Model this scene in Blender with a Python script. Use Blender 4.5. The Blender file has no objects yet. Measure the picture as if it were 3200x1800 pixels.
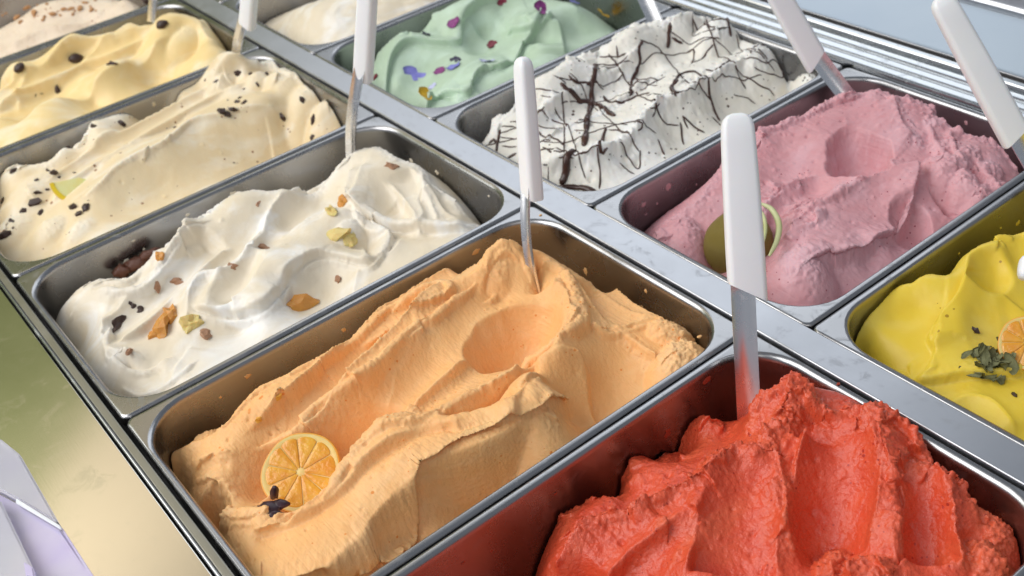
import bpy, bmesh, math, random
import numpy as np
from mathutils import Vector, Matrix

# ------------------------------------------------------------------ camera
SC = bpy.context.scene
COL = SC.collection
F_PX = 3466.1                                   # focal length in pixels of the 3200 px wide photograph
CAM = np.array([-0.31176, -0.27463, 0.3423])
ANG = (-0.5832, 0.93153, -0.14274)              # heading, pitch, roll


def _rot(a, b, c):
    ca, sa, cb, sb, cc, sc = math.cos(a), math.sin(a), math.cos(b), math.sin(b), math.cos(c), math.sin(c)
    return (np.array([[ca, -sa, 0], [sa, ca, 0], [0, 0, 1]]) @ np.array([[1, 0, 0], [0, cb, -sb], [0, sb, cb]])
            @ np.array([[cc, -sc, 0], [sc, cc, 0], [0, 0, 1]]))


RM = _rot(*ANG)
cd = bpy.data.cameras.new('camera')
cam = bpy.data.objects.new('camera', cd)
COL.objects.link(cam)
m4 = Matrix([list(RM[i]) + [CAM[i]] for i in range(3)] + [[0, 0, 0, 1]])
cam.matrix_world = m4
cd.sensor_width = 36.0
cd.lens = 36.0 * F_PX / 3200.0
cd.clip_start, cd.clip_end = 0.01, 50
cd.dof.use_dof = True
cd.dof.focus_distance = 0.50
cd.dof.aperture_fstop = 15.0
SC.camera = cam

# ------------------------------------------------------------------ light
SC.view_settings.view_transform = 'Standard'
SC.view_settings.look = 'None'
SC.view_settings.exposure = 0.15
SC.view_settings.gamma = 1.0
w = bpy.data.worlds.new('World')
SC.world = w
w.use_nodes = True
bg = w.node_tree.nodes['Background']
bg.inputs[0].default_value = (0.80, 0.88, 1.0, 1)
bg.inputs[1].default_value = 0.27
SC.cycles.use_denoising = True
SC.cycles.max_bounces = 8


def area(name, loc, target, sx, sy, power, color):
    l = bpy.data.lights.new(name, 'AREA')
    l.shape = 'RECTANGLE'
    l.size, l.size_y, l.energy, l.color = sx, sy, power, color
    o = bpy.data.objects.new(name, l)
    o.location = loc
    d = Vector(target) - Vector(loc)
    o.rotation_euler = d.to_track_quat('-Z', 'Y').to_euler()
    COL.objects.link(o)
    return o


area('window_light', (-1.15, 0.70, 1.25), (0, 0.12, 0), 1.8, 1.3, 28, (1.0, 0.985, 0.96))
area('ceiling_light', (1.15, 1.45, 1.30), (0.1, 0.2, 0), 1.7, 0.9, 8, (0.90, 0.95, 1.0))
area('wall_fill', (-0.6, 1.6, 2.3), (-0.6, 2.5, 1.7), 1.4, 0.5, 23, (1.0, 0.96, 0.9))  # added fill lamp, brightens the out-of-view wall mirrored in the shelf
area('front_light', (-0.9, -1.3, 1.6), (0, 0.1, 0), 1.4, 1.0, 6, (1.0, 0.96, 0.9))


# ------------------------------------------------------------------ pixel <-> place
def un(u, v, z=0.0):
    """the point at height z that the photograph shows at pixel (u, v)"""
    d = RM @ np.array([(u - 1600) / F_PX, -(v - 900) / F_PX, -1.0])
    t = (z - CAM[2]) / d[2]
    return CAM + t * d


def uny(u, v, y):
    d = RM @ np.array([(u - 1600) / F_PX, -(v - 900) / F_PX, -1.0])
    return CAM + (y - CAM[1]) / d[1] * d


def unx(u, v, x):
    d = RM @ np.array([(u - 1600) / F_PX, -(v - 900) / F_PX, -1.0])
    return CAM + (x - CAM[0]) / d[0] * d


def P(t):
    if t[0] == 'm':
        return np.array(t[1:4], float) * 0.001
    """(u, v, z_mm) or (u, v, 'y', mm) or (u, v, 'x', mm) -> point"""
    if len(t) == 4:
        return (uny if t[2] == 'y' else unx)(t[0], t[1], t[3] * 0.001)
    return un(t[0], t[1], t[2] * 0.001)


# ------------------------------------------------------------------ noise
_rs = np.random.RandomState(7)
_perm = np.concatenate([_rs.permutation(256)] * 3)
_grad = _rs.normal(size=(256, 3))
_grad /= np.linalg.norm(_grad, axis=1)[:, None]


def perlin(x, y, z=0.0):
    x, y, z = np.broadcast_arrays(np.asarray(x, float), np.asarray(y, float), np.asarray(z, float))
    xi, yi, zi = np.floor(x).astype(int), np.floor(y).astype(int), np.floor(z).astype(int)
    xf, yf, zf = x - xi, y - yi, z - zi
    f = lambda t: t * t * t * (t * (t * 6 - 15) + 10)
    u, v, w_ = f(xf), f(yf), f(zf)
    out = 0
    for dx in (0, 1):
        for dy in (0, 1):
            for dz in (0, 1):
                h = _perm[(_perm[(_perm[(xi + dx) & 255] + yi + dy) & 255] + zi + dz) & 255]
                g = _grad[h]
                n = g[..., 0] * (xf - dx) + g[..., 1] * (yf - dy) + g[..., 2] * (zf - dz)
                out = out + n * (u if dx else 1 - u) * (v if dy else 1 - v) * (w_ if dz else 1 - w_)
    return out * 1.5


def fbm(x, y, z=0.0, oct=3, gain=0.5):
    s, a, t = 0, 1.0, 0
    for i in range(oct):
        s = s + a * perlin(x * 2 ** i + 17.3 * i, y * 2 ** i + 5.1 * i, z * 2 ** i + 3.7 * i)
        t += a
        a *= gain
    return s / t


# ------------------------------------------------------------------ materials
def mat(name):
    m = bpy.data.materials.new(name)
    m.use_nodes = True
    nt = m.node_tree
    return m, nt, nt.nodes['Principled BSDF']


def N(nt, typ, **kw):
    n = nt.nodes.new(typ)
    for k, v in kw.items():
        if k.startswith('i_'):
            n.inputs[k[2:].replace('_', ' ')].default_value = v
        else:
            setattr(n, k, v)
    return n


def L(nt, a, ao, b, bi):
    nt.links.new(a.outputs[ao], b.inputs[bi])


def ramp(nt, stops):
    r = nt.nodes.new('ShaderNodeValToRGB')
    e = r.color_ramp.elements
    while len(e) > 1:
        e.remove(e[-1])
    e[0].position, e[0].color = stops[0][0], (*stops[0][1], 1)
    for p, c in stops[1:]:
        k = e.new(p)
        k.color = (*c, 1)
    return r


def gelato_mat(name, c1, c2, rough=0.5, grain=0.25, grain_scale=900, sss=0.25, sr=(0.0028, 0.002, 0.0012), flecks=None, spec=0.35, streak=0.0, fleck_scale=260, fleck_size=0.16, coat=0.0, streak_angle=0.6, frost=None, frost_amt=0.6, torn=0.5):
    m, nt, b = mat(name)
    tc = N(nt, 'ShaderNodeTexCoord')
    n1 = N(nt, 'ShaderNodeTexNoise', i_Scale=45.0, i_Detail=5.0, i_Roughness=0.6)
    L(nt, tc, 'Object', n1, 'Vector')
    r1 = ramp(nt, [(0.33, c1), (0.68, c2)])
    L(nt, n1, 'Fac', r1, 'Fac')
    col = (r1, 'Color')
    if frost:                                    # aerated, paler ice: in drawn-out streaks and along the torn crests
        mp = N(nt, 'ShaderNodeMapping')
        mp.inputs['Scale'].default_value = (0.5, 1.0, 1.0)
        mp.inputs['Rotation'].default_value = (0, 0, -0.6)
        L(nt, tc, 'Object', mp, 'Vector')
        nf = N(nt, 'ShaderNodeTexNoise', i_Scale=38.0, i_Detail=4.0, i_Roughness=0.55, i_Distortion=0.8)
        L(nt, mp, 'Vector', nf, 'Vector')
        rf = ramp(nt, [(0.50, (0, 0, 0)), (0.66, (1, 1, 1))])
        L(nt, nf, 'Fac', rf, 'Fac')
        at = N(nt, 'ShaderNodeAttribute', attribute_name='torn')
        m1 = N(nt, 'ShaderNodeMath', operation='MULTIPLY')
        m1.inputs[1].default_value = frost_amt
        L(nt, rf, 'Color', m1, 0)
        m2 = N(nt, 'ShaderNodeMath', operation='MULTIPLY_ADD', use_clamp=True)
        m2.inputs[1].default_value = torn
        L(nt, at, 'Fac', m2, 0)
        L(nt, m1, 0, m2, 2)
        mf = N(nt, 'ShaderNodeMixRGB')
        mf.inputs[2].default_value = (*frost, 1)
        L(nt, m2, 0, mf, 0)
        L(nt, col[0], col[1], mf, 1)
        col = (mf, 'Color')
    if flecks:
        vo = N(nt, 'ShaderNodeTexVoronoi', i_Scale=float(fleck_scale), i_Randomness=1.0)
        L(nt, tc, 'Object', vo, 'Vector')
        nm = N(nt, 'ShaderNodeTexNoise', i_Scale=60.0, i_Detail=2.0)
        L(nt, tc, 'Object', nm, 'Vector')
        lt = N(nt, 'ShaderNodeMath', operation='LESS_THAN')
        ml = N(nt, 'ShaderNodeMath', operation='MULTIPLY_ADD')
        ml.inputs[1].default_value = 0.9
        ml.inputs[2].default_value = fleck_size - 0.46
        L(nt, nm, 'Fac', ml, 0)
        L(nt, vo, 'Distance', lt, 0)
        L(nt, ml, 0, lt, 1)
        mx = N(nt, 'ShaderNodeMixRGB')
        mx.inputs[2].default_value = (*flecks, 1)
        L(nt, lt, 0, mx, 0)
        L(nt, col[0], col[1], mx, 1)
        col = (mx, 'Color')
    L(nt, col[0], col[1], b, 'Base Color')
    b.inputs['Roughness'].default_value = rough
    b.inputs['Specular IOR Level'].default_value = spec
    b.inputs['Subsurface Weight'].default_value = sss
    b.inputs['Subsurface Radius'].default_value = sr
    b.inputs['Subsurface Scale'].default_value = 1.0
    b.inputs['Coat Weight'].default_value = coat
    b.inputs['Coat Roughness'].default_value = 0.18
    ng = N(nt, 'ShaderNodeTexNoise', i_Scale=float(grain_scale), i_Detail=3.0, i_Roughness=0.65)
    L(nt, tc, 'Object', ng, 'Vector')
    bm = N(nt, 'ShaderNodeBump', i_Strength=grain, i_Distance=0.0009)
    L(nt, ng, 'Fac', bm, 'Height')
    last = bm
    if streak:
        mp = N(nt, 'ShaderNodeMapping')
        mp.inputs['Scale'].default_value = (1.0, 0.07, 1.0)
        mp.inputs['Rotation'].default_value = (0, 0, streak_angle)
        L(nt, tc, 'Object', mp, 'Vector')
        ns = N(nt, 'ShaderNodeTexNoise', i_Scale=520.0, i_Detail=3.0, i_Distortion=0.3)
        L(nt, mp, 'Vector', ns, 'Vector')
        b2 = N(nt, 'ShaderNodeBump', i_Strength=streak, i_Distance=0.0012)
        L(nt, ns, 'Fac', b2, 'Height')
        L(nt, bm, 'Normal', b2, 'Normal')
        last = b2
    L(nt, last, 'Normal', b, 'Normal')
    return m


def steel_mat(name, col=(0.62, 0.63, 0.65), rough=0.24, brush=(1, 0.02, 1), bs=0.06, smudge=0.13, rot=0.0):
    m, nt, b = mat(name)
    b.inputs['Metallic'].default_value = 1.0
    tc = N(nt, 'ShaderNodeTexCoord')
    mp = N(nt, 'ShaderNodeMapping')
    mp.inputs['Scale'].default_value = brush
    mp.inputs['Rotation'].default_value = (0, 0, rot)
    L(nt, tc, 'Object', mp, 'Vector')
    ns = N(nt, 'ShaderNodeTexNoise', i_Scale=1400.0, i_Detail=3.0)
    L(nt, mp, 'Vector', ns, 'Vector')
    bp = N(nt, 'ShaderNodeBump', i_Strength=bs, i_Distance=0.0004)
    L(nt, ns, 'Fac', bp, 'Height')
    L(nt, bp, 'Normal', b, 'Normal')
    n2 = N(nt, 'ShaderNodeTexNoise', i_Scale=22.0, i_Detail=5.0, i_Roughness=0.65)
    L(nt, tc, 'Object', n2, 'Vector')
    mr = N(nt, 'ShaderNodeMapRange')
    mr.inputs['To Min'].default_value = rough * 0.7
    mr.inputs['To Max'].default_value = rough * 1.35
    n3 = N(nt, 'ShaderNodeTexNoise', i_Scale=70.0, i_Detail=6.0, i_Roughness=0.7, i_Distortion=1.2)
    L(nt, tc, 'Object', n3, 'Vector')
    ad = N(nt, 'ShaderNodeMath', operation='ADD')
    r3 = ramp(nt, [(0.56, (0, 0, 0)), (0.66, (smudge,) * 3)])
    L(nt, n3, 'Fac', r3, 'Fac')
    L(nt, n2, 'Fac', mr, 'Value')
    L(nt, mr, 'Result', ad, 0)
    L(nt, r3, 'Color', ad, 1)
    L(nt, ad, 0, b, 'Roughness')
    r = ramp(nt, [(0.3, tuple(c * 0.93 for c in col)), (0.7, col)])
    L(nt, n2, 'Fac', r, 'Fac')
    L(nt, r, 'Color', b, 'Base Color')
    return m


def plain_mat(name, c, rough=0.5, c2=None, scale=60.0, bump=0.0, bscale=400.0, sss=0.0, metallic=0.0, coat=0.0, trans=0.0, spec=0.5):
    m, nt, b = mat(name)
    tc = N(nt, 'ShaderNodeTexCoord')
    n1 = N(nt, 'ShaderNodeTexNoise', i_Scale=scale, i_Detail=4.0)
    L(nt, tc, 'Object', n1, 'Vector')
    r = ramp(nt, [(0.35, c), (0.65, c2 or tuple(x * 0.88 for x in c))])
    L(nt, n1, 'Fac', r, 'Fac')
    L(nt, r, 'Color', b, 'Base Color')
    b.inputs['Roughness'].default_value = rough
    b.inputs['Metallic'].default_value = metallic
    b.inputs['Coat Weight'].default_value = coat
    b.inputs['Transmission Weight'].default_value = trans
    b.inputs['Specular IOR Level'].default_value = spec
    if sss:
        b.inputs['Subsurface Weight'].default_value = sss
        b.inputs['Subsurface Radius'].default_value = (0.004, 0.002, 0.001)
        b.inputs['Subsurface Scale'].default_value = 1.0
    if bump:
        n2 = N(nt, 'ShaderNodeTexNoise', i_Scale=bscale, i_Detail=3.0)
        L(nt, tc, 'Object', n2, 'Vector')
        bp = N(nt, 'ShaderNodeBump', i_Strength=bump, i_Distance=0.001)
        L(nt, n2, 'Fac', bp, 'Height')
        L(nt, bp, 'Normal', b, 'Normal')
    return m


STEEL = steel_mat('pan_steel', (0.38, 0.38, 0.39), 0.27, (1, 0.02, 1), 0.025)
DULL = steel_mat('dull_steel', (0.34, 0.33, 0.29), 0.42, (1, 0.03, 1), 0.05)
STEEL_BAR = steel_mat('bar_steel', (0.50, 0.51, 0.54), 0.36, (1, 0.03, 1), 0.035)
STEEL_SHELF = steel_mat('shelf_steel', (0.68, 0.67, 0.65), 0.13, (1, 0.05, 1), 0.02, 0.06, rot=0.55)
STEEL_BLADE = steel_mat('blade_steel', (0.88, 0.88, 0.90), 0.27, (1, 1, 0.04), 0.05)
ALU = steel_mat('rail_aluminium', (0.52, 0.54, 0.56), 0.22, (1, 0.02, 1), 0.015)
PANEL = plain_mat('back_panel_paint', (0.36, 0.42, 0.48), 0.30, (0.32, 0.38, 0.45), 8.0, metallic=0.35, coat=0.2)
DARK = plain_mat('plain_dark', (0.035, 0.030, 0.030), 0.5)
PLASTIC = plain_mat('white_plastic', (0.90, 0.91, 0.93), 0.33, (0.87, 0.88, 0.91), 30.0, bump=0.03, bscale=900, sss=0.12)
ACRYL = plain_mat('clear_acrylic', (0.90, 0.90, 0.97), 0.12, (0.82, 0.80, 0.95), 20.0, trans=0.55, coat=0.4)
ACRYL_EDGE = plain_mat('lilac_acrylic_edge', (0.70, 0.63, 0.94), 0.15, (0.80, 0.75, 0.97), 40.0, trans=0.3, coat=0.5)

M_ORANGE = gelato_mat('orange_sorbet', (0.88, 0.455, 0.170), (0.90, 0.515, 0.215), 0.50, 0.22, 900, 0.15, (0.0030, 0.0015, 0.0008), flecks=(0.80, 0.30, 0.07), fleck_scale=260, fleck_size=0.035, streak=0.42, streak_angle=-0.35, frost=(0.92, 0.62, 0.34), frost_amt=0.30, torn=0.25, spec=0.35)
M_RED = gelato_mat('red_sorbet', (0.66, 0.062, 0.023), (0.73, 0.092, 0.036), 0.36, 0.95, 430, 0.10, (0.0034, 0.0008, 0.0005), flecks=(0.45, 0.03, 0.015), fleck_scale=330, fleck_size=0.06, spec=0.5, coat=0.14, frost=(0.80, 0.17, 0.07), frost_amt=0.35, torn=0.25)
M_PINK = gelato_mat('pink_gelato', (0.62, 0.285, 0.315), (0.69, 0.36, 0.39), 0.48, 0.16, 620, 0.22, (0.0030, 0.0014, 0.0012), flecks=(0.36, 0.09, 0.12), fleck_scale=300, fleck_size=0.055, streak=0.3, streak_angle=-1.1, frost=(0.76, 0.49, 0.55), frost_amt=0.4, torn=0.35)
M_YELLOW = gelato_mat('yellow_gelato', (0.80, 0.57, 0.04), (0.83, 0.62, 0.07), 0.40, 0.06, 700, 0.25, (0.0030, 0.0022, 0.0008), flecks=(0.45, 0.27, 0.02), fleck_scale=150, fleck_size=0.03, spec=0.4, frost=(0.86, 0.72, 0.20), frost_amt=0.35, torn=0.3)
M_WHITE = gelato_mat('white_gelato', (0.76, 0.655, 0.485), (0.79, 0.70, 0.55), 0.40, 0.14, 600, 0.10, (0.0020, 0.0015, 0.0010), spec=0.45, frost=(0.88, 0.86, 0.82), frost_amt=0.8, torn=0.9)
M_CREAM = gelato_mat('cream_gelato', (0.77, 0.61, 0.37), (0.80, 0.66, 0.43), 0.42, 0.12, 650, 0.25, (0.0030, 0.0022, 0.0014), flecks=(0.35, 0.20, 0.11), fleck_scale=190, fleck_size=0.03, frost=(0.90, 0.85, 0.74), frost_amt=0.6, torn=0.9)
M_VANILLA = gelato_mat('vanilla_gelato', (0.83, 0.62, 0.28), (0.86, 0.67, 0.34), 0.40, 0.08, 600, 0.25, (0.0030, 0.0022, 0.0014), frost=(0.91, 0.86, 0.70), frost_amt=0.55, torn=0.9)
M_MINT = gelato_mat('mint_gelato', (0.45, 0.58, 0.43), (0.51, 0.64, 0.49), 0.40, 0.10, 650, 0.25, (0.0024, 0.0026, 0.002), frost=(0.64, 0.80, 0.68), frost_amt=0.5, torn=0.5)
M_STRAC = gelato_mat('chip_gelato', (0.83, 0.79, 0.70), (0.86, 0.83, 0.76), 0.42, 0.25, 600, 0.22, (0.0030, 0.0022, 0.0016), flecks=(0.10, 0.065, 0.05), fleck_scale=230, fleck_size=0.09, frost=(0.90, 0.89, 0.87), frost_amt=0.7, torn=0.7)
M_CRUMB = gelato_mat('biscuit_gelato', (0.72, 0.58, 0.43), (0.78, 0.66, 0.52), 0.45, 0.3, 500, 0.2, flecks=(0.36, 0.15, 0.05), fleck_scale=170, fleck_size=0.10)
CHOC = plain_mat('dark_chocolate', (0.030, 0.014, 0.010), 0.35, (0.055, 0.026, 0.018), 200.0, bump=0.2)
CHOC_LINE = plain_mat('chocolate_drizzle', (0.040, 0.016, 0.012), 0.22, (0.075, 0.032, 0.022), 150.0, bump=0.1)
CANDY = plain_mat('candied_orange', (0.62, 0.23, 0.025), 0.25, (0.72, 0.36, 0.07), 180.0, bump=0.4, bscale=300, sss=0.4, coat=0.3)
CANDY_PALE = plain_mat('candied_peel', (0.75, 0.55, 0.16), 0.3, (0.80, 0.66, 0.30), 160.0, bump=0.4, sss=0.4)
CANDY_BROWN = plain_mat('caramel_piece', (0.36, 0.16, 0.08), 0.35, (0.52, 0.30, 0.18), 240.0, bump=0.5)
CRUMBM = plain_mat('biscuit_crumb', (0.42, 0.19, 0.07), 0.6, (0.58, 0.32, 0.14), 200.0, bump=0.5)
RIND = plain_mat('orange_rind', (0.80, 0.36, 0.03), 0.4, (0.85, 0.42, 0.06), 120.0, bump=0.3)
PITH = plain_mat('orange_pith', (0.88, 0.66, 0.26), 0.5, (0.86, 0.58, 0.18), 120.0, sss=0.3)
PULP = plain_mat('orange_pulp', (0.84, 0.44, 0.045), 0.25, (0.76, 0.31, 0.025), 130.0, bump=0.5, bscale=420, sss=0.15, coat=0.08)
BLOOD = plain_mat('blood_orange_pulp', (0.42, 0.05, 0.03), 0.25, (0.62, 0.16, 0.02), 160.0, bump=0.35, sss=0.3, coat=0.3)
CHERRY = plain_mat('dark_candied_cherry', (0.05, 0.012, 0.007), 0.35, (0.16, 0.05, 0.018), 220.0, bump=0.4, coat=0.2)
POD = plain_mat('dark_dried_flower', (0.025, 0.012, 0.020), 0.4, (0.06, 0.02, 0.03), 150.0, bump=0.3)
LEMON = plain_mat('lemon_flesh', (0.82, 0.78, 0.40), 0.3, (0.80, 0.72, 0.28), 120.0, sss=0.3)
LEMON_R = plain_mat('lemon_rind', (0.85, 0.62, 0.03), 0.35)
OLIVE = plain_mat('olive_fruit_skin', (0.17, 0.125, 0.018), 0.45, (0.30, 0.22, 0.05), 130.0, bump=0.5, bscale=220, spec=0.35)
LIME = plain_mat('pale_green_rind', (0.62, 0.64, 0.36), 0.45, (0.52, 0.54, 0.24), 80.0)
HERB = plain_mat('dried_herb', (0.16, 0.165, 0.07), 0.6, (0.26, 0.26, 0.13), 120.0, bump=0.4)
PETAL_BLUE = plain_mat('violet_petal', (0.16, 0.16, 0.55), 0.5, (0.28, 0.28, 0.68), 150.0)
PETAL_LILAC = plain_mat('lilac_petal', (0.50, 0.52, 0.78), 0.5, (0.60, 0.62, 0.82), 150.0)
PETAL_PURPLE = plain_mat('purple_petal', (0.19, 0.02, 0.17), 0.45, (0.28, 0.05, 0.22), 150.0)
PETAL_RED = plain_mat('maroon_petal', (0.14, 0.01, 0.03), 0.45, (0.24, 0.03, 0.05), 150.0)
PETAL_YELLOW = plain_mat('yellow_petal', (0.80, 0.52, 0.02), 0.45, (0.75, 0.40, 0.02), 150.0)
PETAL_BLACK = plain_mat('blackish_petal', (0.02, 0.02, 0.05), 0.45, (0.04, 0.03, 0.08), 150.0)


# ------------------------------------------------------------------ object helpers
def tag(o, label=None, cat=None, group=None, kind=None):
    if label: o['label'] = label
    if cat: o['category'] = cat
    if group: o['group'] = group
    if kind: o['kind'] = kind
    return o


def empty(name, loc, label, cat, group=None):
    o = bpy.data.objects.new(name, None)
    o.empty_display_size = 0.01
    o.location = loc
    COL.objects.link(o)
    return tag(o, label, cat, group)


def link(name, me, m=None, parent=None):
    o = bpy.data.objects.new(name, me)
    if m is not None and len(me.materials) == 0:
        me.materials.append(m)
    COL.objects.link(o)
    if parent is not None:
        o.parent = parent
        o.matrix_parent_inverse = Matrix.Translation(-Vector(parent.location))
    return o


def mesh(name, verts, faces, smooth=True, angle=None):
    me = bpy.data.meshes.new(name)
    me.from_pydata([tuple(map(float, v)) for v in verts], [], faces)
    me.update()
    if smooth:
        me.shade_smooth()
        if angle:
            me.set_sharp_from_angle(angle=math.radians(angle))
    return me


def wn(o):
    """flat faces keep flat normals beside their rounded edges"""
    md = o.modifiers.new('weighted_normal', 'WEIGHTED_NORMAL')
    md.weight, md.keep_sharp = 100, True
    return o


def rrect(x0, x1, y0, y1, r, z, n=9):
    pts = []
    for cx, cy, a0 in ((x1 - r, y0 + r, -90), (x1 - r, y1 - r, 0), (x0 + r, y1 - r, 90), (x0 + r, y0 + r, 180)):
        for i in range(n + 1):
            a = math.radians(a0 + 90 * i / n)
            pts.append((cx + r * math.cos(a), cy + r * math.sin(a), z))
    return pts


def loft(loops, cap_end=False, cap_start=False, closed=True):
    n = len(loops[0])
    v = [p for l in loops for p in l]
    f = []
    for k in range(len(loops) - 1):
        for i in range(n if closed else n - 1):
            j = (i + 1) % n
            f.append((k * n + i, k * n + j, (k + 1) * n + j, (k + 1) * n + i))
    if cap_end: f.append(tuple((len(loops) - 1) * n + i for i in range(n)))
    if cap_start: f.append(tuple(range(n - 1, -1, -1)))
    return v, f


def catmull(pts, k=5):
    pts = [np.asarray(p, float) for p in pts]
    if len(pts) < 3:
        return np.array([pts[0] + (pts[-1] - pts[0]) * i / k for i in range(k + 1)])
    q = [2 * pts[0] - pts[1]] + pts + [2 * pts[-1] - pts[-2]]
    out = []
    for i in range(1, len(q) - 2):
        for j in range(k):
            t = j / k
            a, b, c, d = q[i - 1], q[i], q[i + 1], q[i + 2]
            out.append(0.5 * (2 * b + (c - a) * t + (2 * a - 5 * b + 4 * c - d) * t * t + (3 * b - a - 3 * c + d) * t ** 3))
    out.append(q[-2])
    return np.array(out)


def box(name, x0, x1, y0, y1, z0, z1, m, bev=0.0008, parent=None):
    bm = bmesh.new()
    bmesh.ops.create_cube(bm, size=1)
    for v in bm.verts:
        v.co = Vector(((x0 + x1) / 2 + v.co.x * (x1 - x0), (y0 + y1) / 2 + v.co.y * (y1 - y0), (z0 + z1) / 2 + v.co.z * (z1 - z0)))
    if bev:
        bmesh.ops.bevel(bm, geom=bm.edges[:], offset=bev, segments=3, affect='EDGES', profile=0.5)
    me = bpy.data.meshes.new(name)
    bm.to_mesh(me)
    bm.free()
    me.shade_smooth()
    me.set_sharp_from_angle(angle=math.radians(40))
    return wn(link(name, me, m, parent))


# ------------------------------------------------------------------ the case: walls, shelf, bars, rails
def quad(name, pts, m):
    o = link(name, mesh(name, pts, [(0, 1, 2, 3)], False), m)
    return o


GREEN = plain_mat('green_wall_paint', (0.22, 0.245, 0.075), 0.7, (0.25, 0.275, 0.09), 1.5)
BEIGE = plain_mat('beige_wall_paint', (0.78, 0.65, 0.44), 0.7, (0.82, 0.69, 0.48), 1.5)
gp = [(-2.6, 2.3), (-0.45, 2.2), (-0.18, 1.88), (0.07, 1.70), (0.2, 1.45), (0.9, 1.2)]
gv = [(x, y, z) for y in (2.50, 2.515) for x, zt in gp for z in (-1.0, zt)]
gf = [(2 * i, 2 * i + 2, 2 * i + 3, 2 * i + 1) for i in range(5)] + [(12 + 2 * i, 12 + 2 * i + 1, 12 + 2 * i + 3, 12 + 2 * i + 2) for i in range(5)] + [(2 * i + 1, 2 * i + 3, 12 + 2 * i + 3, 12 + 2 * i + 1) for i in range(5)]
tag(link('green_wall', mesh('green_wall', gv, gf, False), GREEN), kind='structure')
tag(box('beige_wall', -2.6, 0.9, 2.52, 2.57, -1.0, 3.2, BEIGE, 0.01), kind='structure')
tag(box('case_floor', -0.6, 0.8, -0.45, 1.15, -0.19, -0.17, DARK, 0.0), kind='structure')

Y0, Y1 = -0.36, 1.02
o = box('divider_bar', 0.0004, 0.0186, Y0, Y1, -0.012, 0.0014, STEEL_BAR, 0.0009)
tag(o, 'flat brushed steel bar running between the two rows of pans', 'divider bar')

fr = empty('edge_strip', (-0.2565, 0.3, 0), 'narrow steel edge strip along the glass side of the left pan row', 'edge strip')
box('lip', -0.2574, -0.2530, Y0, Y1, -0.03, -0.0012, DULL, 0.0008, fr)
box('bead', -0.2592, -0.2576, Y0, Y1, -0.02, 0.0006, ALU, 0.0009, fr)
sh = box('front_shelf', -0.52, -0.2600, Y0, Y1, -0.008, -0.0006, STEEL_SHELF, 0.0006)
tag(sh, 'polished steel shelf reflecting a green and beige wall', 'shelf')


def extrude_y(name, prof, y0, y1, m, parent=None, ang=30):
    n = len(prof)
    v = [(x, y0, z) for x, z in prof] + [(x, y1, z) for x, z in prof]
    f = [(i, i + 1, n + i + 1, n + i) for i in range(n - 1)]
    return wn(link(name, mesh(name, v, f, True, ang), m, parent))


rl = empty('rear_rail', (0.262, 0.3, 0), 'grooved bright aluminium rail behind the right pan row', 'rail')
prof = [(0.2452, -0.02), (0.2452, 0.0012), (0.2456, 0.0022), (0.2462, 0.0026)]
for k, (x0, x1, z) in enumerate([(0.2466, 0.2530, 0.0030), (0.2538, 0.2602, 0.0044), (0.2610, 0.2670, 0.0060)]):
    prof += [(x0, z - 0.0030), (x0 + 0.0004, z - 0.0004), (x0 + 0.0012, z), (x1 - 0.0016, z + 0.0003), (x1 - 0.0005, z - 0.0003), (x1, z - 0.0030)]
prof += [(0.2674, 0.0045), (0.2676, 0.0090), (0.2684, 0.0098), (0.2718, 0.0100), (0.2726, 0.0092), (0.2730, 0.0060), (0.2730, -0.02)]
extrude_y('rail_profile', prof, Y0, Y1, ALU, rl, 25)
box('slot_strip', 0.2732, 0.2880, Y0, Y1, -0.02, 0.0020, DARK, 0.0006, rl)  # solid dark strip set in place of the slot behind the rail
box('slot_edge', 0.2881, 0.2896, Y0, Y1, -0.02, 0.0040, STEEL, 0.0005, rl)
bp_ = empty('service_ledge', (0.32, 0.3, 0), 'pale blue grey smooth panel beyond the bright rail', 'panel')
extrude_y('panel_sheet', [(0.2898, 0.002), (0.2925, 0.0040), (0.318, 0.0080), (0.3425, 0.0130), (0.3445, 0.0125)], Y0, Y1, PANEL, bp_, 40)
r2 = empty('upper_rail', (0.36, 0.3, 0), 'grey ribbed metal rail in the far right corner', 'rail')
extrude_y('rail_profile', [(0.3447, -0.01), (0.3447, 0.016), (0.3462, 0.018), (0.3480, 0.0165), (0.3495, 0.011), (0.3595, 0.012), (0.3605, 0.0175), (0.3622, 0.018), (0.3632, 0.0145), (0.3732, 0.016), (0.3742, 0.021), (0.3785, 0.022), (0.3800, 0.014)], Y0, Y1, STEEL_BAR, r2, 25)
tag(box('rear_counter', 0.3802, 0.80, Y0, Y1, -0.01, 0.016, STEEL_BAR, 0.001), 'grey steel counter beyond the rear rails', 'counter')


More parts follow.
